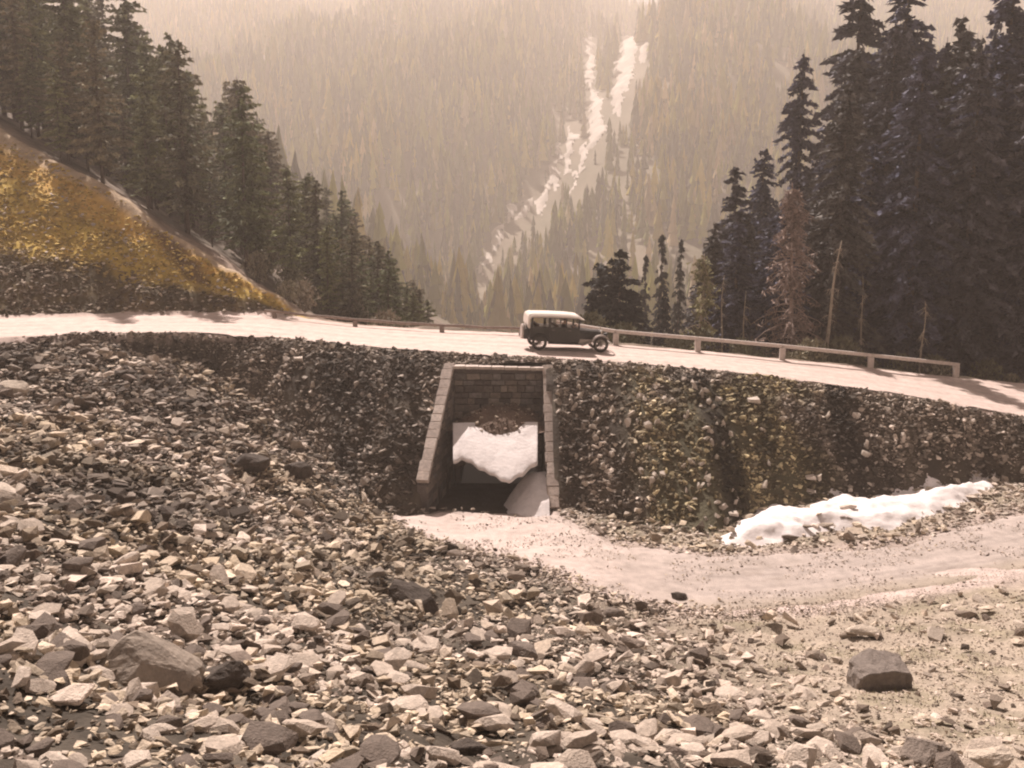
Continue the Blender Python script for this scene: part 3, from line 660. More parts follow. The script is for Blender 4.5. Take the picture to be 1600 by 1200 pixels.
def wing(side, A, B, zs):
    """raking wall from the headwall (A) down to its foot (B)"""
    d = Vector((B[0]-A[0], B[1]-A[1], 0)); L = d.length; d.normalize(); nrm = Vector((-1, 0, 0)) if side < 0 else Vector((1, 0, 0))
    nrm = (nrm - d*nrm.dot(d)).normalized(); th = .46
    p0 = Vector((A[0], A[1]+.28, 0)); 
    def at(s_, o_, z_): return Vector((A[0], A[1], 0)) + d*s_ + nrm*o_ + Vector((0, 0, z_))
    sl = (zs[1]-zs[0])/L
    bm = bmesh.new(); pr = [(-.25, ZT-.7), (-.25, zs[0]-.12), (L, zs[1]-.16), (L, ZT-.7)]
    va = [bm.verts.new(at(s_, .03, z_)) for s_, z_ in pr]; vb = [bm.verts.new(at(s_, th-.03, z_)) for s_, z_ in pr]
    bm.faces.new(va); bm.faces.new(vb[::-1])
    for i in range(4): bm.faces.new((va[i], va[(i+1) % 4], vb[(i+1) % 4], vb[i]))
    ww = cpart('wing_wall', bm, 'mortar')
    # coping blocks down the rake
    s_ = -.1; Ls = math.hypot(L, zs[1]-zs[0]); k = L/Ls
    xax = Vector((d.x, d.y, sl)).normalized(); yax = nrm; zax = xax.cross(yax).normalized()
    if zax.z < 0: zax = -zax
    rot = Matrix((xax, yax, zax)).transposed()
    while s_ < Ls-.05:
        w_ = min(random.uniform(.38, .62), Ls-s_); mid = (s_+w_/2)*k
        c = random.choice([(.50, .42, .37), (.44, .37, .33), (.55, .47, .42)]); off = random.uniform(-.015, .015) + (-.03 if side < 0 else 0)
        block(at(mid, th/2+off, zs[0]+sl*mid), (w_-.015, th+random.uniform(-.02, .06), .17+random.uniform(0, .03)), rot, c, ww, 'coping_stone', .03, .10)
        s_ += w_
    # face stones
    rot2 = Matrix((d, nrm, Vector((0, 0, 1)))).transposed(); zz = zs[0]-.2
    while zz > ZT-.2:
        h = random.uniform(.24, .36); x = .02
        smin = 0
        while x < L-.05:
            w_ = min(random.uniform(.34, .66), L-x); mid = x+w_/2
            if zz < zs[0]+sl*(x+w_)-.10:
                c = random.choice(mas); block(at(mid, .02, zz-h/2), (w_-.02, .12, h-.02), rot2, tuple(q*.9 for q in c), ww, 'stone', .02, .06)
            x += w_
        zz -= h
wing(-1, WL[0], WL[1], WLZ); wing(1, WR[0], WR[1], WRZ)

# debris, snow tongue and snow ramp inside the channel
def patch(name, f, nu, nv, m, col=None, close=None):
    V = []; 
    for j in range(nv+1):
        for i in range(nu+1): V.append(f(i/nu, j/nv))
    idx = np.arange((nu+1)*(nv+1)).reshape(nv+1, nu+1); Fq = np.stack([idx[:-1, :-1], idx[:-1, 1:], idx[1:, 1:], idx[1:, :-1]], -1).reshape(-1, 4)
    return link(name, mesh_arrays(name, np.array(V), Fq, col, True), M[m])
def chx(y):
    t = (HW_Y-y)/(HW_Y-42.6); return WL[0][0]+(WL[1][0]-WL[0][0])*t, WR[0][0]+(WR[1][0]-WR[0][0])*t
def deb(a, b_):
    ye = 45.55 - .75*max(0, 1-abs(2*a-1.15))**1.2; y = 49.8 + (ye-49.8)*b_; x0, x1 = chx(min(y, HW_Y)); x = x0+(x1-x0)*a
    ze = -10.67-.5*(45.6-ye)-.10; zt = -10.85 + .78*max(0, 1-abs(2*a-1.12)**2.2); tt = np.clip((46.5-y)/(46.5-ye), 0, 1); z = zt + (ze-zt)*tt**1.3
    return (x, y, z + (float(fbm(np.array([x*2.]), np.array([y*2.]), 55)[0])-.5)*.34*(1-b_**6))
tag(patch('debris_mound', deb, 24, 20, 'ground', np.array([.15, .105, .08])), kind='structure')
n = 420; a = rng.uniform(.03, .97, n); b_ = rng.uniform(.25, .95, n); PP = np.array([deb(p, q) for p, q in zip(a, b_)]); s = .08*4**(rng.uniform(0, 1, n)**2)
c = np.where(rng.uniform(0, 1, n)[:, None] < .78, np.array([.19, .135, .105]), np.array([.5, .42, .34]))*rng.uniform(.7, 1.2, n)[:, None]
rock_mass('debris_stones', PP+np.array([0, 0, .02]), s, c, .4, rng, label='brown stones heaped in the culvert mouth above the snow', cat='rubble')
lowv = [(0, 716), (.10, 712), (.20, 716), (.33, 727), (.50, 738), (.66, 749), (.74, 742), (.82, 736), (.92, 724), (1, 719)]
def snow_t(a, b_):
    """melting snow slab, nearly flat and tilted down the channel, its lower edge a ragged V in plan"""
    v_ = float(np.interp(a, *zip(*lowv))) + 1.0*math.sin(a*47)+.8*math.sin(a*23+1); aa, yy, d = ray(708+132*a, v_); q = -d/yy
    Yl = (10.67+.5*45.6)/(q+.5); Y0 = 45.9; Y_ = Y0 + (Yl-Y0)*b_; x0, x1 = chx(Y_); X_ = (aa/yy)*Y_; 
    X_ = max(X_, x0-.03)
    z_ = -10.67 - .5*(45.6-Y_) + (float(fbm(np.array([X_*1.2]), np.array([Y_*1.2]), 66)[0])-.5)*.09 - .10*b_**6
    return np.array([X_, Y_, z_])
V = []; nu, nv = 60, 24; seq = [(b_, 0) for b_ in np.linspace(0, 1, nv)] + [(1.0, .08), (.97, .20), (.8, .30), (.3, .4), (0, .4)]
for b_, th in seq:
    for i in range(-1, nu+2):
        p = np.array(snow_t(min(max(i, 0), nu)/nu, b_)); p[2] -= max(th, .42 if i in (-1, nu+1) else 0); p[1] -= .05*math.sin(min(th/.35, 1)*math.pi) if th and b_ == 1 else 0; V.append(p)
idx = np.arange(len(seq)*(nu+3)).reshape(len(seq), nu+3); Fq = np.stack([idx[:-1, :-1], idx[:-1, 1:], idx[1:, 1:], idx[1:, :-1]], -1).reshape(-1, 4)
tag(link('snow', mesh_arrays('snow', np.array(V), Fq, None, True), M['snow']), kind='structure')
def ramp(a, b_):
    yb = 44.3; yf = 41.7; y = yb+(yf-yb)*b_; x0, x1 = chx(max(y, 42.6)); xa = -.35 + .25*b_ + .10*math.sin(b_*5); xa += .22*(float(fbm(np.array([y*2.2]), np.array([3.]), 12)[0])-.5); x = xa + (x1+.04-xa)*a
    zc = (-12.25*(1-b_**1.3) + (ZT-.12)*b_**1.3); e = min(1, a/.75); z = ZT-.3 + (zc-ZT+.3)*math.sin(e*math.pi/2)
    return (x, y, z + (float(fbm(np.array([x*2.]), np.array([y*2.]), 88)[0])-.5)*.12)
tag(patch('snow', ramp, 20, 20, 'snow'), kind='structure')

# ------------------------------------------------------------------ GUARD RAILS
def rail_fence(name, px, rail_r, post_w, post_h, m, label, extra_l, extra_r, beam):
    pts = []
    for u_, v_ in px:
        a, yy, d = ray(u_, v_); 
        y = None
        Ys = np.arange(44, 66, .02); k = Ys/yy; z = H(a*k, Ys, False); j = np.where(d*k < z)[0]
        j = j[0] if len(j) else -1; pts.append(Vector((a*k[j], Ys[j], float(z[j]))))
    root = empty(name, pts[0]); tag(root, label, 'guard rail')
    def part(nm, bm): bmesh.ops.translate(bm, verts=bm.verts, vec=-pts[0]); return link(nm, bm_mesh(nm, bm), M[m], root)
    for p in pts:
        bm = bmesh.new(); 
        if beam: box(bm, p+Vector((0, 0, post_h/2-.1)), (post_w, post_w*.8, post_h+.2), Matrix.Rotation(random.uniform(-.1, .1), 3, 'Z') @ Matrix.Rotation(random.uniform(-.03, .03), 3, 'Y'), .02)
        else: tube(bm, [p-Vector((0, 0, .3)), p+Vector((random.uniform(-.05, .05), 0, post_h*.5)), p+Vector((0, 0, post_h+.02))], [post_w*.5, post_w*.48, post_w*.42], 9)
        part('post', bm)
    tops = [p+Vector((0, 0, post_h)) for p in pts]
    tops[0] = tops[0] + (tops[0]-tops[1]).normalized()*extra_l; tops[-1] = tops[-1] + (tops[-1]-tops[-2]).normalized()*extra_r
    for a, b in zip(tops[:-1], tops[1:]):
        bm = bmesh.new(); d = (b-a)
        if beam:
            rot = d.to_track_quat('X', 'Z').to_matrix(); box(bm, (a+b)/2+Vector((0, 0, rail_r)), (d.length-.015, rail_r*1.9, rail_r*2), rot, .025)
        else: tube(bm, [a+d*q+Vector((0, 0, rail_r + .02*math.sin(q*9))) for q in (0, .25, .5, .75, 1)], [rail_r, rail_r*1.05, rail_r*.95, rail_r, rail_r*.9], 9)
        part('rail', bm)
    return root
random.seed(3)
rail_fence('guard_rail', [(890,528),(962,540),(1090,551),(1222,563),(1360,577),(1493,591)], .083, .27, .62, 'painted_wood', 'long pale wooden guard rail on square posts right of the car', .8, .15, True)
rail_fence('guard_rail', [(428,498),(555,511),(690,520),(815,525)], .075, .26, .30, 'old_rail_wood', 'low thin dark guard rail on stubby posts left of the car', .5, .3, False)

# ------------------------------------------------------------------ TREES
def conifer(name, h, r, seed, shape=.9, dens=1.0, droop=.35, base=.08, colr=(.05, .055, .04), leaf=.34, irregular=.25, trunk_r=None):
    rg = np.random.default_rng(seed); tr = trunk_r or h*.011+.04
    bm = bmesh.new(); pts = []; rad = []; sx, sy = rg.normal(0, .012*h, 2)
    for i in range(9): t = i/8; pts.append((sx*t*t, sy*t*t, h*t - (.8 if i == 0 else 0))); rad.append(tr*(1-t)**.85+.012)
    tube(bm, pts, rad, 7); trunk = bm_mesh('trunk', bm, True); trunk.materials.append(M['bark'])
    B = []; t = base
    while t < .99:
        prof = (1-t)**shape*min(1, .55 + (t-base)*6); L0 = r*prof; n = int(rg.integers(4, 7))
        for _ in range(n):
            if rg.uniform() < .10: continue
            B.append((t + rg.uniform(-.01, .01), rg.uniform(0, 2*np.pi), max(.25, L0*rg.uniform(1-irregular*1.6, 1+irregular*.7))))
        t += (.42/h)*rg.uniform(.8, 1.25)/(.7+.3*dens)
    VV, CC = [], []
    clumpn = rg.uniform(.6, 1.3, 64)
    for (tt, az, L) in B:
        nseg = max(2, int(L/.24*dens)); s_ = np.repeat(np.linspace(.12, 1, nseg), 6); n = len(s_)
        up = .25*(tt > .75) - .05
        px = np.cos(az)*L*s_; py = np.sin(az)*L*s_; pz = h*tt + L*(up*s_ - droop*s_**1.6)
        wd = .30*L*(1-s_*.75)+.06
        lat = rg.normal(0, .45, n)*wd; px = px - np.sin(az)*lat + sx*tt*tt; py = py + np.cos(az)*lat + sy*tt*tt; pz = pz - np.abs(lat)*.35 + rg.normal(0, .05, n)
        c = np.stack([px, py, pz], -1); sz = leaf*rg.uniform(.55, 1.25, n)
        d1 = np.stack([np.cos(az)+rg.normal(0, .5, n), np.sin(az)+rg.normal(0, .5, n), rg.normal(-.35, .35, n)], -1); d1 /= np.linalg.norm(d1, axis=1)[:, None]
        d2 = rg.normal(0, 1, (n, 3)); d2[:, 2] *= .55; d2 -= d1*(d1*d2).sum(1)[:, None]; d2 /= np.linalg.norm(d2, axis=1)[:, None]
        V = np.stack([c - d1*sz[:, None]*.45 + d2*sz[:, None]*.26, c - d1*sz[:, None]*.45 - d2*sz[:, None]*.26, c + d1*sz[:, None]*.6], 1)
        VV.append(V.reshape(-1, 3)); k = int(az*10) % 64
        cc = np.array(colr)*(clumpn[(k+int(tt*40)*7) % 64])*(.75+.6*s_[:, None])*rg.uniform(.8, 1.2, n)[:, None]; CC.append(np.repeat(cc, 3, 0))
    V = np.concatenate(VV); C = np.concatenate(CC)
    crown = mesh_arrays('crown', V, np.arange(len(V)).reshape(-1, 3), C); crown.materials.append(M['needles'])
    return trunk, crown
spr = [conifer('spruce', 22, 4.0, 1+i, .62, 1.5, .40, .04, c, .42) for i, c in enumerate([(.078, .078, .112), (.088, .084, .098), (.070, .074, .115), (.098, .092, .085)])]  # blue-violet reflection and haze put into the needle colours
slim = [conifer('spruce', 12, 1.9, 21+i, .75, 1.6, .40, .04, (.055, .055, .045), .32) for i in range(2)]
bushy = [conifer('fir', 6.5, 1.9, 31+i, .62, 2.2, .10, .03, (.026, .027, .026), .34) for i in range(2)]
pin = [conifer('pine', 13, 2.5, 41+i, .42, 1.1, .10, .14, c, .40, .5) for i, c in enumerate([(.19, .195, .085), (.15, .155, .075), (.21, .18, .11), (.14, .155, .075), (.18, .17, .11)])]
used = set()
def plant(name, proto, x, y, scale, rz, label, cat='tree', group=None, sz=None, zoff=0):
    z = float(H(np.array([x]), np.array([y]), True)[0]) + zoff
    root = empty(name, (x, y, z), rz); root.scale = (scale, scale, sz or scale)
    for nm, me in (('trunk', proto[0]), ('crown', proto[1])):
        o = link(nm, me, None, root)
    tag(root, label, cat, group); return root
def ht(proto): return proto[0].vertices[len(proto[0].vertices)-1].co.z
def tree_px(name, proto, ph, u_, vtop, Y, wid, rz, label, group=None, cat='tree'):
    """tree standing at distance Y whose tip is seen at (u_, vtop)"""
    p = PY(u_, vtop, Y); z = float(H(np.array([p[0]]), np.array([Y]))[0]); hh = p[2]-z; root = plant(name, proto, p[0], Y, 1, rz, label, cat, group)
    root.scale = (wid, wid, hh/ph); return root
# right-hand spruces one can single out
tree_px('spruce_tree', spr[0], 22, 1256, 76, 80, 1.0, 0, 'tall pointed spruce rising alone above the dark stand right of the car')
tree_px('spruce_tree', spr[1], 22, 1345, -60, 78, 1.45, 1, 'very tall spruce leaving the top of the picture left of the dark mass')
tree_px('spruce_tree', spr[2], 22, 1420, -70, 74, 1.5, 2, 'broad dark spruce right of the very tall one')
tree_px('spruce_tree', spr[3], 22, 1500, 22, 70, 1.5, 3, 'dark spruce whose rounded tip just shows at upper right')
tree_px('spruce_tree', spr[0], 22, 1580, -40, 68, 1.5, 4, 'dark spruce at the right edge of the picture')
tree_px('spruce_tree', spr[1], 22, 1152, 258, 74, 1.0, 5, 'dark spruce with a leftward leaning stepped crown behind the rail')
tree_px('spruce_tree', spr[2], 22, 1186, 230, 80, .95, 6, 'dark spruce just right of the stepped crown')
tree_px('spruce_tree', slim[0], 12, 1035, 366, 92, .95, 0, 'slim hazy spruce behind the rail, middle one of three')
tree_px('spruce_tree', slim[1], 12, 1061, 376, 88, .85, 2, 'slim hazy spruce nearest the pale snag')
tree_px('spruce_tree', slim[0], 12, 1010, 398, 95, .75, 3, 'slim hazy spruce nearest the two bushy firs')
tree_px('fir_tree', bushy[0], 6.5, 970, 390, 66, 1.45, 0, 'taller of two black bushy firs behind the bonnet of the car')
tree_px('fir_tree', bushy[1], 6.5, 940, 412, 67, 1.35, 2, 'shorter of two black bushy firs behind the bonnet of the car')
tree_px('fir_tree', bushy[1], 6.5, 926, 455, 65, .9, 4, 'low black fir right behind the windscreen of the car')
tree_px('fir_tree', bushy[0], 6.5, 1038, 452, 70, .6, 4, 'small dark fir at the foot of the slim spruces')
tree_px('fir_tree', bushy[1], 6.5, 992, 462, 68, .9, 4, 'low dark fir right of the two black bushy firs')
# the dark stand
rg = np.random.default_rng(77); cnt = 0
for i in range(3000):
    u_ = rg.uniform(1100, 1740); Y = rg.uniform(62, 112)
    env = np.interp(u_, [1100, 1115, 1150, 1180, 1215, 1290, 1310, 1340, 1400, 1500, 1600, 1900], [470, 330, 330, 300, 300, 290, 130, 60, 20, 30, 0, -60])
    if rg.uniform() < .3: env += rg.uniform(0, 180)
    else: env += rg.uniform(10, 50)
    p = PY(u_, env, Y); z = float(H(np.array([p[0]]), np.array([Y]))[0]); hh = p[2]-z
    if hh < 7 or hh > 42: continue
    if any((p[0]-q[0])**2 + (Y-q[1])**2 < 2.6**2 for q in used): continue
    used.add((p[0], Y)); cnt += 1
    root = plant('spruce_tree', spr[int(rg.integers(0, 4))], p[0], Y, 1, rg.uniform(0, 6), ('towering' if hh > 30 else 'tall' if hh > 20 else 'shorter') + ' dark spruce in the right stand, ' + ('at its left edge' if u_ < 1230 else 'behind the leaning pale trunk' if u_ < 1380 else 'behind the end of the rail' if u_ < 1520 else 'at the right edge of the picture') + (', front row' if Y < 78 else ', farther back'), 'tree', 'dark spruces right of the road')
    k = rg.uniform(.85, 1.15)*min(1.15, hh/22+.15); root.scale = (k, k, hh/22)
    if cnt >= 150: break
print('right trees', cnt)
# left-hand hillside pines: tips follow the falling outline of the wood
env_u = [-300, 0, 100, 195, 215, 235, 262, 290, 310, 340, 370, 395, 420, 450, 480, 510, 550, 590, 625, 655, 680]
env_v = [-200, -120, -60, -20, 30, 75, 52, 90, 170, 160, 118, 175, 205, 240, 255, 270, 305, 370, 415, 440, 470]
cnt = 0; used = set()
for i in range(4000):
    u_ = rg.uniform(-250, 672); Y = 66 + 64*rg.uniform()**1.2
    e = np.interp(u_, env_u, env_v); bl = np.interp(u_, [-250, 0, 100, 300, 500, 640, 700], [60, 150, 200, 340, 445, 492, 500])
    k = rg.uniform(); e2 = e + (rg.uniform(0, 25) if k < .35 else rg.uniform(.1, .75)*max(bl-e, 20))
    p = PY(u_, e2, Y); z = float(H(np.array([p[0]]), np.array([Y]))[0]); hh = p[2]-z
    brow = float(ip(FP_, 1, p[0]) + ((-7.5-.6*(p[0]+11)-.15*(Y-57)) - ip(FP_, 2, p[0]))/.62*.8)
    if Y < brow+4.5 or hh < 2.6 or hh > 19: continue
    if any((p[0]-q[0])**2 + (Y-q[1])**2 < (2.0 if hh > 6 else 1.2)**2 for q in used): continue
    used.add((p[0], Y)); cnt += 1
    root = plant('pine_tree', pin[int(rg.integers(0, 5))], p[0], Y, 1, rg.uniform(0, 6), ('tall' if hh > 13 else 'medium' if hh > 7 else 'small') + ' olive pine, left hillside, ' + ('at the far left edge' if u_ < 130 else 'above the yellow slope' if u_ < 300 else 'in the middle of the wood' if u_ < 450 else 'where the wood runs down to the rail') + (', front row' if Y < brow+14 else ', farther back'), 'tree', 'pines on the left hillside')
    kk = np.clip(hh/13, .3, 1.4)*rg.uniform(.8, 1.1); root.scale = (kk, kk, hh/13)
    if cnt >= 240: break
print('left trees', cnt)
for (u_, vt, Y, k, lab) in [(190, -10, 84, 1.2, 'tall pine at the left whose crown reaches the top of the picture'), (262, 52, 90, 1.0, 'round topped pine second from the top of the left wood'),
                            (370, 118, 96, 1.15, 'broad brownish pine standing above its neighbours on the left hillside'), (420, 200, 100, .9, 'pine with a forked tip below the broad brownish one')]:
    tree_px('pine_tree', pin[2 if 'brown' in lab else 1], 13, u_, vt, Y, k, 1.0, lab)

def dead_tree(name, base, h, r0, lean, nbr, blen, m, seed, label, droop=.4, tmin=.1, thin=.012, foliage=None):
    rg = random.Random(seed); root = empty(name, base); tag(root, label, 'tree')
    P_ = lambda t: Vector((lean[0]*t + .10*math.sin(t*7+seed)*t, lean[1]*t, h*t))
    bm = bmesh.new(); tube(bm, [P_(t/10) - Vector((0, 0, .5 if t == 0 else 0)) for t in range(11)], [r0*(1-t/10*.85) for t in range(11)], 8)
    link('trunk', bm_mesh('trunk', bm, True), M[m], root)
    bm = bmesh.new(); ends = []
    for i in range(nbr):
        if nbr <= 20 and i: link('branch', bm_mesh('branch', bm), M[m], root); bm = bmesh.new()
        t = rg.uniform(tmin, .97); az = rg.uniform(0, 6.28); L = blen*(1-t*.8)*rg.uniform(.4, 1.1); o_ = P_(t); d = Vector((math.cos(az), math.sin(az), 0))
        pts = [o_ + d*L*s_ + Vector((0, 0, L*(.12*s_ - droop*s_*s_))) for s_ in (0, .35, .7, 1)]; tube(bm, pts, [thin*2, thin*1.5, thin, thin*.5], 4, False); ends.append(pts)
        for _ in range(5):
            s_ = rg.uniform(.3, 1); q = o_ + d*L*s_ + Vector((0, 0, L*(.12*s_-droop*s_*s_))); e = q + Vector((rg.uniform(-.3, .3), rg.uniform(-.3, .3), -rg.uniform(.1, .5)))
            tube(bm, [q, e], [thin*.8, thin*.3], 3, False)
    link('branch' if nbr <= 20 else 'branches', bm_mesh('branches', bm), M[m], root)
    if foliage:
        V = []; 
        for pts in ends:
            for _ in range(foliage[1]):
                s_ = rg.uniform(.2, 1); q = pts[0].lerp(pts[-1], s_) + Vector((rg.gauss(0, .12), rg.gauss(0, .12), rg.gauss(-.1, .1))); 
                a = Vector((rg.gauss(0, 1), rg.gauss(0, 1), rg.gauss(0, 1))).normalized()*.2; b_ = a.orthogonal().normalized()*.06; V += [q-a+b_, q-a-b_, q+a]
        V = np.array([v_[:] for v_ in V]); C = np.repeat(np.array(foliage[0])[None]*np.random.default_rng(seed).uniform(.6, 1.3, (len(V)//3, 1)), 3, 0)
        link('crown', mesh_arrays('crown', V, np.arange(len(V)).reshape(-1, 3), C), M['needles'], root)
    return root
def ground_at(u_, v_, Y):
    p = PY(u_, v_, Y); return Vector((p[0], Y, float(H(np.array([p[0]]), np.array([Y]))[0])))
b0 = ground_at(1088, 520, 60); top = PY(1104, 396, 60); dead_tree('dead_tree', b0, top[2]-b0.z, .13, (top[0]-b0.x, 0), 46, 1.8, 'dead_wood', 4, 'pale snag with yellowish drooping lower branches behind the rail', .55, .12, .016, ((.27, .25, .13), 16))
b0 = ground_at(1285, 540, 58.5); top = PY(1314, 376, 58.5); dead_tree('dead_tree', b0, top[2]-b0.z, .15, (top[0]-b0.x, 0), 16, .7, 'dead_wood', 6, 'bare pale leaning trunk in front of the dark spruces', .3, .2, .014)
b0 = ground_at(1242, 540, 59.5); top = PY(1236, 285, 59.5); dead_tree('dead_tree', b0, top[2]-b0.z, .16, (top[0]-b0.x, 0), 170, 2.9, 'brown_dead_wood', 8, 'brown dead spruce with long drooping bare branches', .5, .05, .022, ((.27, .20, .17), 14))
b0 = ground_at(1275, 540, 66); top = PY(1280, 420, 66); dead_tree('dead_tree', b0, top[2]-b0.z, .10, (top[0]-b0.x, 0), 60, 1.6, 'brown_dead_wood', 9, 'smaller brown dead tree close to the leaning pale trunk', .5, .05, .02, ((.15, .12, .10), 10))

for (u0, u1, vt, Y_, sd_, lab) in [(1128, 1131, 430, 62, 31, 'thin pale dead trunk just right of the yellowish snag'), (1166, 1163, 455, 61, 32, 'thin short dead trunk left of the brown dead spruce'),
        (1352, 1346, 430, 60, 33, 'thin grey dead trunk right of the leaning pale trunk'), (1440, 1446, 470, 58, 34, 'short grey dead trunk behind the end post of the rail'), (1116, 1112, 360, 80, 35, 'slender pale dead trunk at the left edge of the dark stand')]:
    b0 = ground_at(u0, 540, Y_); top = PY(u1, vt, Y_); dead_tree('dead_tree', b0, top[2]-b0.z, .075, (top[0]-b0.x, 0), 14, .7, 'dead_wood', sd_, lab, .4, .2, .013)
# fallen logs and roots below the left wood
for k, (pp, Y, lab) in enumerate([([(55,200),(95,225),(118,272)], 84, 'curved pale fallen log high on the left hillside'), ([(150,285),(185,318),(215,345)], 84, 'pale fallen log among the pines just below the curved one'),
                                  ([(95,340+0),(70,245)], 76, 'short fallen log beside the brow of the cut slope')][:2]):
    pts = []
    for u_, v_ in pp:
        p = PY(u_, v_, Y); zz = float(H(np.array([p[0]]), np.array([Y]))[0]); pts.append(Vector((p[0], Y, max(zz+.15, p[2]))))
    bm = bmesh.new(); tube(bm, pts, [.12, .15, .09][:len(pts)], 7); o = link('fallen_log', bm_mesh('fallen_log', bm, True), M['dead_wood']); tag(o, lab, 'log')
# pale young bushes by the thin rail
def shrub_mesh(seed, colr, n=420, rad=.8, h=1.2):
    rg = np.random.default_rng(seed); a = rg.uniform(0, 6.28, n); t = rg.uniform(0, 1, n)**.7; rr = rad*rg.uniform(.1, 1, n)*np.sin(np.clip(t*2.4+.4, 0, 3.1)); c = np.stack([rr*np.cos(a), rr*np.sin(a), h*t], -1)
    d1 = rg.normal(0, 1, (n, 3)); d1[:, 2] = np.abs(d1[:, 2])+.6; d1 /= np.linalg.norm(d1, axis=1)[:, None]; d2 = np.cross(d1, rg.normal(0, 1, (n, 3))); d2 /= np.linalg.norm(d2, axis=1)[:, None]
    s_ = rg.uniform(.10, .24, n)[:, None]; V = np.stack([c-d2*s_*.28, c+d2*s_*.28, c+d1*s_], 1).reshape(-1, 3)
    C = np.repeat(np.array(colr)*rg.uniform(.6, 1.3, n)[:, None], 3, 0); leaves = mesh_arrays('leaves', V, np.arange(n*3).reshape(-1, 3), C); leaves.materials.append(M['needles'])
    bm = bmesh.new()
    for k in range(7):
        az = rg.uniform(0, 6.28); tube(bm, [(0, 0, -.2), (.2*rad*math.cos(az), .2*rad*math.sin(az), h*.4), (.6*rad*math.cos(az), .6*rad*math.sin(az), h*.85)], [.025, .018, .006], 4, False)
    st = bm_mesh('stems', bm); st.materials.append(M['bark']); return st, leaves
shr = [shrub_mesh(1, (.30, .27, .19)), shrub_mesh(2, (.17, .16, .10)), shrub_mesh(3, (.36, .31, .24))]
rg = np.random.default_rng(5)
for k in range(46):
    t = rg.uniform(0, 1); u_ = 400 + 300*t; Y = rg.uniform(60, 78); xx = PY(u_, 480, Y)[0]
    bro = float(ip(FP_, 1, xx))
    if Y < bro+1.5: Y = bro + rg.uniform(1.5, 6)
    st, lv = shr[int(rg.integers(0, 3))]; z = float(H(np.array([xx]), np.array([Y]))[0]); root = empty('shrub', (xx, Y, z), rg.uniform(0, 6)); s_ = rg.uniform(.6, 1.5); root.scale = (s_, s_, s_*1.15)
    link('stems', st, None, root); link('leaves', lv, None, root); tag(root, 'low pale bush behind the thin dark rail, ' + ('near its left end' if u_ < 500 else 'near its middle' if u_ < 600 else 'near the car'), 'bush', 'bushes behind the thin rail')
for k in range(40):
    u_ = rg.uniform(880, 1620); Y = float(ip(FP_, 1, PY(u_, 560, 55)[0])) + rg.uniform(1.6, 7); xx = PY(u_, 560, Y)[0]
    st, lv = shr[int(rg.choice([1, 1, 0]))]; z = float(H(np.array([xx]), np.array([Y]))[0]); root = empty('shrub', (xx, Y, z), rg.uniform(0, 6)); s_ = rg.uniform(.7, 1.5); root.scale = (s_, s_, s_)
    link('stems', st, None, root); link('leaves', lv, None, root); tag(root, 'low scrubby bush behind the long pale rail, ' + ('near the car' if u_ < 1090 else 'between its second and third post' if u_ < 1222 else 'towards its right end' if u_ < 1500 else 'beyond its right end'), 'bush', 'bushes behind the pale rail')

# sticks on the near slope
def stick(pp, r, label):
    pts = []
    for u_, v_, up in pp:
        a, yy, d = ray(u_, v_); Ys = np.arange(6, 50, .03); k = Ys/yy; z = H(a*k, Ys); j = np.where(d*k < z)[0][0]; pts.append(Vector((a*k[j], Ys[j], z[j]+up)))
    bm = bmesh.new(); tube(bm, pts, r, 6); tag(link('branch', bm_mesh('branch', bm, True), M['dead_wood']), label, 'branch')
stick([(890,1122,.12),(950,1132,.10),(1025,1142,.08)], [.04, .045, .03], 'pale straight dead branch lying on the near stones')
stick([(1405,992,.05),(1416,975,.35),(1424,965,.6)], [.02, .015, .008], 'thin twig standing up beside the flat rock near the track')
stick([(1436,995,.05),(1432,975,.4)], [.02, .008], 'second thin twig right of the flat rock near the track')
stick([(1335,975,.3),(1350,985,.25),(1360,996,.05)], [.05, .05, .04], 'short pale stick leaning on the flat rock near the track')

# ------------------------------------------------------------------ FAR FOREST
def lowtree(seed):
    r = random.Random(seed); bm = bmesh.new(); nl = 4
    for l in range(nl):
        t0 = .06+.94*l/nl; z0 = t0; z1 = min(1, t0+.40); rr = .15*(1-t0)**.8+.012; n = 6; top_ = bm.verts.new((r.uniform(-.01, .01), r.uniform(-.01, .01), z1)); a0 = r.uniform(0, 6)
        vs = [bm.verts.new((math.cos(a0+6.283*k/n)*rr*r.uniform(.55, 1.25), math.sin(a0+6.283*k/n)*rr*r.uniform(.55, 1.25), z0 - r.uniform(-.03, .06))) for k in range(n)]
        for k in range(n):
            if r.random() < .9: bm.faces.new((vs[k], vs[(k+1) % n], top_))
    tube(bm, [(0, 0, -.05), (0, 0, .5)], [.012, .008], 3, False); bmesh.ops.triangulate(bm, faces=bm.faces)
    bm.verts.index_update(); V = np.array([v_.co[:] for v_ in bm.verts]); F_ = np.array([[q.index for q in f_.verts] for f_ in bm.faces]); bm.free(); return V, F_
lt = [lowtree(i) for i in range(8)]
n = 78000; x = rng.uniform(-640, 700, n); y = rng.uniform(270, 1230, n); ok = np.abs(x) < y*.60+40; x, y = x[ok], y[ok]
z = H(x, y); u, v, dp = proj(x, y, z); hgt = 7*(3.2)**(rng.uniform(0, 1, len(x)))*(.6+.8*fbm(x/60, y/60, 3))
ok = rng.uniform(0, 1, len(x)) < .22 + .78*sstep(.32, .52, fbm(x/24, y/46, 15))
hp = hgt/dp*FPX
for P_ in gully_px:
    for fr_ in (0, .3, .6, .85, 1.05):
        for du in (-4, 0, 4): ok &= ~(inpoly(u+du, v-hp*fr_, P_))
x, y, z, hgt = x[ok], y[ok], z[ok], hgt[ok]; n = len(x); print('far trees', n)
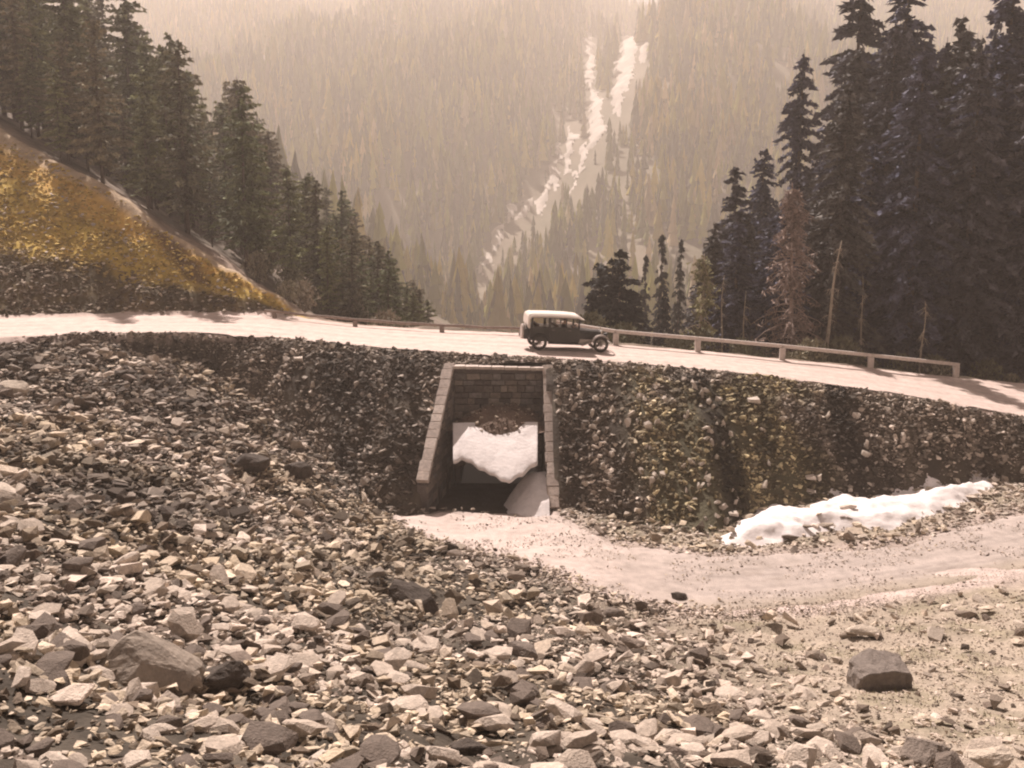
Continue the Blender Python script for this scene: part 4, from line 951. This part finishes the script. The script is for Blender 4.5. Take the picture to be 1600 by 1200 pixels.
base_c = np.array([(.19, .205, .03), (.085, .10, .025), (.28, .245, .05), (.06, .07, .05), (.34, .29, .20)])[rng.choice(5, n, p=[.3, .25, .2, .17, .08])]*rng.uniform(.6, 1.5, n)[:, None]
warm = sstep(.4, .62, fbm(x/110, y/110, 8))[:, None]; base_c = base_c*(1-warm*.5) + base_c*np.array([1.3, 1.05, .8])*warm*.5
VV, FF, CC = [], [], []; off = 0; pr = rng.integers(0, 8, n)
for k in range(8):
    s_ = pr == k; V, Fp = lt[k]; ns = s_.sum(); a = rng.uniform(0, 6.28, ns); c_, sn = np.cos(a)[:, None], np.sin(a)[:, None]; wd = (hgt[s_]*rng.uniform(.75, 1.25, ns))[:, None]
    X = (V[None, :, 0]*c_ - V[None, :, 1]*sn)*wd + x[s_][:, None]; Yv = (V[None, :, 0]*sn + V[None, :, 1]*c_)*wd + y[s_][:, None]; Zv = V[None, :, 2]*hgt[s_][:, None] + z[s_][:, None]
    VV.append(np.stack([X, Yv, Zv], -1).reshape(-1, 3)); FF.append((Fp[None] + (np.arange(ns)*len(V))[:, None, None]+off).reshape(-1, 3)); off += ns*len(V); CC.append(np.repeat(base_c[s_], len(V), 0))
tag(link('forest', mesh_arrays('forest', np.concatenate(VV), np.concatenate(FF), np.concatenate(CC)), M['far_needles']), 'hazy conifer forest covering the far mountainside', 'forest', kind='stuff')

# ------------------------------------------------------------------ CAR
def build_car():
    pr_, pf = PZ(842, 548.5, -8.2), PZ(938, 551, -8.3)
    def onroad(u_, v_):
        a, yy, d = ray(u_, v_); Ys = np.arange(44, 60, .01); k = Ys/yy; z = H(a*k, Ys, False)+.035; j = np.where(d*k < z)[0][0]; return Vector((a*k[j], Ys[j], z[j]))
    A, B = onroad(842, 547.5), onroad(938, 551)
    d = (B-A).normalized(); left = Vector((0, 0, 1)).cross(d).normalized(); up = d.cross(left)
    WB = (B-A).length; mid = (A+B)/2 + left*.70
    root = empty('car', mid); root.rotation_euler = Matrix((d, left, up)).transposed().to_euler()
    tag(root, 'old black touring car with pale canvas roof driving along the upper road', 'car')
    hb = WB/2; k = hb/1.42
    def part(nm, bm, m, parent=root, smooth=False): return link(nm, bm_mesh(nm, bm, smooth), M[m], parent)
    def extr(prof, y0, y1, bev=.0, taper=None):
        bm = bmesh.new(); a = [bm.verts.new((x*k, y0, z)) for x, z in prof]; b = [bm.verts.new((x*k, y1, z)) for x, z in prof]; n = len(prof)
        bm.faces.new(a); bm.faces.new(b[::-1])
        for i in range(n): bm.faces.new((a[i], a[(i+1) % n], b[(i+1) % n], b[i]))
        bmesh.ops.recalc_face_normals(bm, faces=bm.faces)
        if bev: bmesh.ops.bevel(bm, geom=list(bm.edges), offset=bev, segments=2, affect='EDGES')
        return bm
    # lower body tub
    body = part('body', extr([(-1.88, .48), (-1.92, .75), (-1.86, 1.10), (.32, 1.10), (.42, 1.02), (.42, .42), (-1.3, .42)], -.72, .72, .04), 'black_paint')
    # bonnet
    bm = bmesh.new(); secs = [(.42, .60, 1.04), (.9, .50, 1.01), (1.46, .38, .98)]; rings = []
    for x, hw, top_ in secs:
        pr = [(-hw, .5), (-hw, top_-.16), (-hw*.82, top_-.05), (-hw*.4, top_), (hw*.4, top_), (hw*.82, top_-.05), (hw, top_-.16), (hw, .5)]
        rings.append([bm.verts.new((x*k, y, z)) for y, z in pr])
    for i in range(2):
        for j in range(7): bm.faces.new((rings[i][j], rings[i][j+1], rings[i+1][j+1], rings[i+1][j]))
        bm.faces.new((rings[i][7], rings[i][0], rings[i+1][0], rings[i+1][7]))
    bm.faces.new(rings[0][::-1]); bm.faces.new(rings[-1]); bonnet = part('bonnet', bm, 'black_paint')
    for sy in (-1, 1):
        for q in range(9):
            bm = bmesh.new(); x = .62+q*.075; hw = .60-(x-.42)*.21; box(bm, (x*k, sy*(hw+.008), .74), (.018, .02, .22)); part('louvre', bm, 'black_paint', bonnet)
    bm = bmesh.new(); box(bm, (1.50*k, 0, .73), (.09, .66, .52), None, .03); rad = part('radiator', bm, 'nickel')
    bm = bmesh.new(); box(bm, (1.552*k, 0, .73), (.012, .54, .42)); part('grille', bm, 'rubber', rad)
    bm = bmesh.new(); tube(bm, [(1.5*k, 0, .98), (1.5*k, 0, 1.06)], .035, 8); tube(bm, [(1.5*k, 0, 1.06), (1.5*k, 0, 1.16)], .018, 6); part('radiator_cap', bm, 'nickel', rad)
    # roof
    bm = bmesh.new(); secs = [(-1.99, 1.16, 1.60), (-1.94, 1.40, 1.69), (-1.80, 1.54, 1.725), (-1.0, 1.56, 1.745), (-.2, 1.56, 1.74), (.30, 1.545, 1.70), (.58, 1.47, 1.53)]; rings = []
    for x, z0, z1 in secs:
        hw = .73; h = z1-z0; pr = [(-hw, z0), (-hw, z0+h*.45), (-hw*.86, z0+h*.85), (-hw*.4, z1), (hw*.4, z1), (hw*.86, z0+h*.85), (hw, z0+h*.45), (hw, z0)]
        rings.append([bm.verts.new((x*k, y, z)) for y, z in pr])
    for i in range(len(rings)-1):
        for j in range(7): bm.faces.new((rings[i][j], rings[i][j+1], rings[i+1][j+1], rings[i+1][j]))
        bm.faces.new((rings[i][7], rings[i][0], rings[i+1][0], rings[i+1][7]))
    bm.faces.new(rings[0][::-1]); bm.faces.new(rings[-1]); roof = part('roof', bm, 'canvas', smooth=False)
    # rear canvas panel
    bm = bmesh.new(); box(bm, (-1.93*k, 0, 1.26), (.07, 1.44, .50), Matrix.Rotation(-.06, 3, 'Y'), .02); part('rear_curtain', bm, 'canvas')
    # pillars
    for x in (-1.80, -1.02, -.96, -.24, .34):
        for sy in (-1, 1):
            bm = bmesh.new(); box(bm, (x*k, sy*.69, 1.32), (.055 if x > -1.7 else .10, .05, .48)); part('pillar', bm, 'black_paint')
    for (x0, x1) in ((-1.75, -1.05), (-.93, -.27), (-.21, .31)):
        for sy in (-1, 1):
            bm = bmesh.new(); box(bm, ((x0+x1)/2*k, sy*.69, 1.32), ((x1-x0)*k-.03, .012, .42)); part('side_window', bm, 'glass')
            bm = bmesh.new(); box(bm, ((x0+x1)/2*k, sy*.69, 1.545), ((x1-x0)*k+.05, .045, .05)); part('window_rail', bm, 'black_paint')
    bm = bmesh.new(); box(bm, (.385*k, 0, 1.29), (.012, 1.3, .42), Matrix.Rotation(.08, 3, 'Y')); part('windscreen', bm, 'glass')
    bm = bmesh.new()
    for sy in (-1, 1): box(bm, (.385*k, sy*.665, 1.29), (.03, .03, .46))
    box(bm, (.385*k, 0, 1.075), (.03, 1.30, .03)); box(bm, (.385*k, 0, 1.50), (.03, 1.30, .03)); part('windscreen_frame', bm, 'black_paint')
    for (x0, x1) in ((-1.0, -.30), (-.26, .36)):
        for sy in (-1, 1):
            bm = bmesh.new(); box(bm, ((x0+x1)/2*k, sy*.725, .78), ((x1-x0)*k-.03, .02, .60), None, .008); dr = part('door', bm, 'black_paint')
            bm = bmesh.new(); tube(bm, [((x0+.12)*k, sy*.745, .98), ((x0+.12)*k+.12, sy*.765, .98)], .012, 6); part('handle', bm, 'nickel', dr)
    # fenders
    def fender(nm, cx, r, a0, a1, sy, m, flare=None, n=14):
        bm = bmesh.new(); L = []
        for i in range(n+1):
            a = R(a0+(a1-a0)*i/n); px = cx*k + r*math.cos(a); pz = .37 + r*math.sin(a)
            L.append((px, pz))
        if flare: L += flare
        rows = [[bm.verts.new((px, sy*yy, pz - dz)) for yy, dz in ((.46, .03), (.52, 0), (.76, 0), (.80, .03), (.80, .08))] for px, pz in L]
        for i in range(len(rows)-1):
            for j in range(4): bm.faces.new((rows[i][j], rows[i][j+1], rows[i+1][j+1], rows[i+1][j]))
        sol = bmesh.ops.solidify(bm, geom=list(bm.faces), thickness=.015); return part(nm, bm, m, smooth=False)
    for sy in (-1, 1):
        fender('front_fender', 1.42, .46, 20, 150, sy, 'pale_paint', [(.86*k, .50), (.62*k, .40), (.50*k, .36)])
        fender('rear_fender', -1.42, .45, 8, 172, sy, 'black_paint')
        bm = bmesh.new(); box(bm, (-.25*k, sy*.66, .345), (1.55*k, .26, .035), None, .008); part('running_board', bm, 'black_paint')
        bm = bmesh.new(); box(bm, (.70*k, sy*.58, .47), (.62*k, .03, .22)); part('splash_panel', bm, 'pale_paint')
        bm = bmesh.new(); box(bm, (-.25*k, sy*.56, .40), (1.5*k, .03, .10)); part('frame_rail', bm, 'black_paint')
    # wheels
    def wheel(nm, x, y, z, r=.365, spare=False):
        w = empty(nm, (x, y, z)); w.parent = root
        bm = bmesh.new(); rings = []
        for i in range(28):
            a = 2*math.pi*i/28; rr = []
            for j in range(8):
                b = 2*math.pi*j/8; R_ = r-.06+.06*math.cos(b); rr.append(bm.verts.new((R_*math.cos(a), .055*math.sin(b), R_*math.sin(a))))
            rings.append(rr)
        for i in range(28):
            for j in range(8): bm.faces.new((rings[i][j], rings[i][(j+1) % 8], rings[(i+1) % 28][(j+1) % 8], rings[(i+1) % 28][j]))
        t_ = part('tyre', bm, 'rubber', w, True)
        bm = bmesh.new(); tube(bm, [((r-.125)*math.cos(q*math.pi/12), 0, (r-.125)*math.sin(q*math.pi/12)) for q in range(25)], .022, 6, False); part('rim', bm, 'rim', w)
        bm = bmesh.new(); tube(bm, [(0, -.07, 0), (0, .07, 0)], .06, 10); part('hub', bm, 'rim', w)
        for q in range(12):
            a = math.pi*q/6; bm = bmesh.new(); tube(bm, [(.05*math.cos(a), 0, .05*math.sin(a)), ((r-.13)*math.cos(a), 0, (r-.13)*math.sin(a))], [.018, .014], 5, False); part('spoke', bm, 'rim', w)
        return w
    for sx in (-1, 1):
        for sy in (-1, 1): wheel('wheel', sx*1.42*k, sy*.68, .365)
        bm = bmesh.new(); tube(bm, [(sx*1.42*k, -.66, .365), (sx*1.42*k, .66, .365)], .035, 8); part('axle', bm, 'rubber')
    sp = wheel('spare_wheel', -2.08*k, 0, .78); sp.rotation_euler = (0, 0, math.pi/2)
    bm = bmesh.new(); tube(bm, [(-2.18*k, 0, .78), (-2.02*k, 0, .78)], .355, 24); part('spare_cover', bm, 'pale_paint')
    bm = bmesh.new(); box(bm, (-2.02*k, 0, .72), (.16, .9, .5), None, .03); part('luggage_rack', bm, 'black_paint')
    for sy in (-1, 1):
        bm = bmesh.new(); tube(bm, [(1.56*k, sy*.42, .80), (1.62*k, sy*.42, .80), (1.72*k, sy*.42, .80)], [.05, .10, .125], 14); h_ = part('headlight', bm, 'black_paint')
        bm = bmesh.new(); tube(bm, [(1.722*k, sy*.42, .80), (1.735*k, sy*.42, .80)], [.112, .10], 14); part('lens', bm, 'nickel', h_)
    bm = bmesh.new(); tube(bm, [(1.58*k, -.5, .66), (1.58*k, .5, .66)], .02, 8); part('headlight_bar', bm, 'black_paint')
    bm = bmesh.new(); tube(bm, [(1.90*k, -.66, .42), (1.95*k, -.3, .42), (1.95*k, .3, .42), (1.90*k, .66, .42)], .028, 8); part('bumper', bm, 'nickel')
    for x in (-1.25, -.35):
        bm = bmesh.new(); box(bm, (x*k, 0, .72), (.5, 1.22, .16), None, .03); box(bm, ((x-.26)*k, 0, .98), (.14, 1.22, .44), Matrix.Rotation(-.15, 3, 'Y'), .03); part('seat', bm, 'leather')
    bm = bmesh.new(); tube(bm, [(.22*k + .03*0 + .17*math.cos(q*math.pi/8)*.35, -.34+.17*math.sin(q*math.pi/8), 1.06+.17*math.cos(q*math.pi/8)*.93) for q in range(17)], .012, 5, False); tube(bm, [(.22*k, -.34, 1.06), (.42*k, -.34, .86)], .015, 5); part('steering_wheel', bm, 'rubber')
    # driver ------------------------------------------------------
    M4 = Matrix.Translation(mid) @ root.rotation_euler.to_matrix().to_4x4()
    bm = bmesh.new(); lay = bm.verts.layers.skin.verify()
    J = {'pelvis': (-.30, -.34, .84, .13), 'waist': (-.31, -.34, .98, .125), 'chest': (-.29, -.34, 1.13, .14), 'neck': (-.26, -.34, 1.26, .05), 'jaw': (-.235, -.34, 1.31, .062), 'head': (-.235, -.34, 1.38, .085), 'crown': (-.24, -.34, 1.445, .07)}
    for s in (-1, 1):
        q = 'lr'[s > 0]
        J.update({q+'sh': (-.28, -.34+s*.19, 1.20, .06), q+'el': (-.10, -.34+s*.25, 1.01, .045), q+'wr': (.12, -.34+s*.15, 1.10, .03), q+'ha': (.18, -.34+s*.14, 1.12, .035),
                  q+'hip': (-.25, -.34+s*.10, .84, .09), q+'kn': (.12, -.34+s*.11, .90, .065), q+'an': (.30, -.34+s*.11, .56, .04), q+'to': (.42, -.34+s*.11, .53, .035)})
        for fi in range(4): J[q+'f%d' % fi] = (.22-.004*fi, -.34+s*.14, 1.15-.022*fi, .010)
        J[q+'th'] = (.17, -.34+s*.10, 1.14, .011)
    E = [('pelvis', 'waist'), ('waist', 'chest'), ('chest', 'neck'), ('neck', 'jaw'), ('jaw', 'head'), ('head', 'crown')]
    for q in 'lr': E += [('chest', q+'sh'), (q+'sh', q+'el'), (q+'el', q+'wr'), (q+'wr', q+'ha'), ('pelvis', q+'hip'), (q+'hip', q+'kn'), (q+'kn', q+'an'), (q+'an', q+'to'), (q+'ha', q+'th')] + [(q+'ha', q+'f%d' % fi) for fi in range(4)]
    vd = {}
    for n_, (x, y, z, r) in J.items():
        vv = bm.verts.new((x, y, z)); vv[lay].radius = (r, r); vd[n_] = vv
    vd['pelvis'][lay].use_root = True
    for a, b in E: bm.edges.new((vd[a], vd[b]))
    me = bpy.data.meshes.new('tmp'); bm.to_mesh(me); bm.free(); o = bpy.data.objects.new('tmp', me); COL.objects.link(o)
    o.modifiers.new('s', 'SKIN'); ss = o.modifiers.new('u', 'SUBSURF'); ss.levels = 1; ss.render_levels = 1
    bpy.context.view_layer.update(); dg = bpy.context.evaluated_depsgraph_get(); body_me = bpy.data.meshes.new_from_object(o.evaluated_get(dg)); bpy.data.objects.remove(o)
    body_me.name = 'body'; body_me.materials.clear(); body_me.materials.append(M['cloth']); body_me.materials.append(M['skin'])
    mi = np.array([1 if (p.center.z > 1.25 or (p.center.x > .12 and p.center.z > 1.0)) else 0 for p in body_me.polygons], dtype=np.int32)
    body_me.polygons.foreach_set('material_index', mi); body_me.polygons.foreach_set('use_smooth', np.ones(len(mi), bool))
    per = empty('person', M4 @ Vector((-.3*k, -.34, .8))); per.rotation_euler = root.rotation_euler; tag(per, 'driver in dark coat and flat cap at the wheel of the car', 'person')
    off = Vector((-.3, -.34, .8))
    body_me.transform(Matrix.Translation(-off)); link('body', body_me, None, per)
    def pp(nm, bm, m): bmesh.ops.translate(bm, verts=bm.verts, vec=-off); return link(nm, bm_mesh(nm, bm, True), M[m], per)
    bm = bmesh.new(); bmesh.ops.create_uvsphere(bm, u_segments=14, v_segments=8, radius=1, matrix=Matrix.Translation((-.235, -.34, 1.445)) @ Matrix.Diagonal((.115, .10, .05, 1))); box(bm, (-.12, -.34, 1.43), (.09, .13, .012), None, .004); pp('cap', bm, 'cloth')
    bm = bmesh.new(); bmesh.ops.create_uvsphere(bm, u_segments=8, v_segments=6, radius=1, matrix=Matrix.Translation((-.145, -.34, 1.37)) @ Matrix.Diagonal((.022, .013, .022, 1))); pp('nose', bm, 'skin')
    for s in (-1, 1):
        bm = bmesh.new(); bmesh.ops.create_uvsphere(bm, u_segments=8, v_segments=6, radius=1, matrix=Matrix.Translation((-.24, -.34+s*.088, 1.375)) @ Matrix.Diagonal((.02, .01, .03, 1))); pp('ear', bm, 'skin')
        bm = bmesh.new(); bmesh.ops.create_uvsphere(bm, u_segments=8, v_segments=6, radius=.011, matrix=Matrix.Translation((-.158, -.34+s*.034, 1.388))); pp('eye', bm, 'cloth')
    bm = bmesh.new(); box(bm, (-.162, -.34, 1.335), (.012, .045, .008)); pp('mouth', bm, 'leather')
build_car()

# ------------------------------------------------------------------ HAZE
bm = bmesh.new(); box(bm, (0, 560, 140), (2900, 1900, 640)); me = bm_mesh('haze', bm)
hm = bpy.data.materials.new('haze'); hm.use_nodes = True; t = hm.node_tree; t.nodes.clear(); o_ = t.nodes.new('ShaderNodeOutputMaterial'); pv = t.nodes.new('ShaderNodeVolumePrincipled')
pv.inputs['Color'].default_value = (.95, .845, .765, 1); pv.inputs['Density'].default_value = .00080; pv.inputs['Anisotropy'].default_value = .35; t.links.new(pv.outputs[0], o_.inputs['Volume'])
hz = link('haze', me, hm); tag(hz, kind='stuff'); hz.display_type = 'WIRE'
zmin = float(GZ.min()); zmax = float(GZ.max()); print('terrain z', zmin, zmax)
me.transform(Matrix.Identity(4))
for v_ in me.vertices: v_.co.z = (zmin-1.0) if v_.co.z < 0 else max(zmax+20, 30)
for v_ in me.vertices: v_.co.x = -830 if v_.co.x < 0 else 830; v_.co.y = -260 if v_.co.y < 560 else 1380

print('TRIS', sum(len(o.data.polygons) for o in S.objects if o.type == 'MESH'), 'unique', sum(len(m_.polygons) for m_ in bpy.data.meshes), 'stuff', {o.name: len(o.data.polygons) for o in S.objects if o.type == 'MESH' and len(o.data.polygons) > 30000})
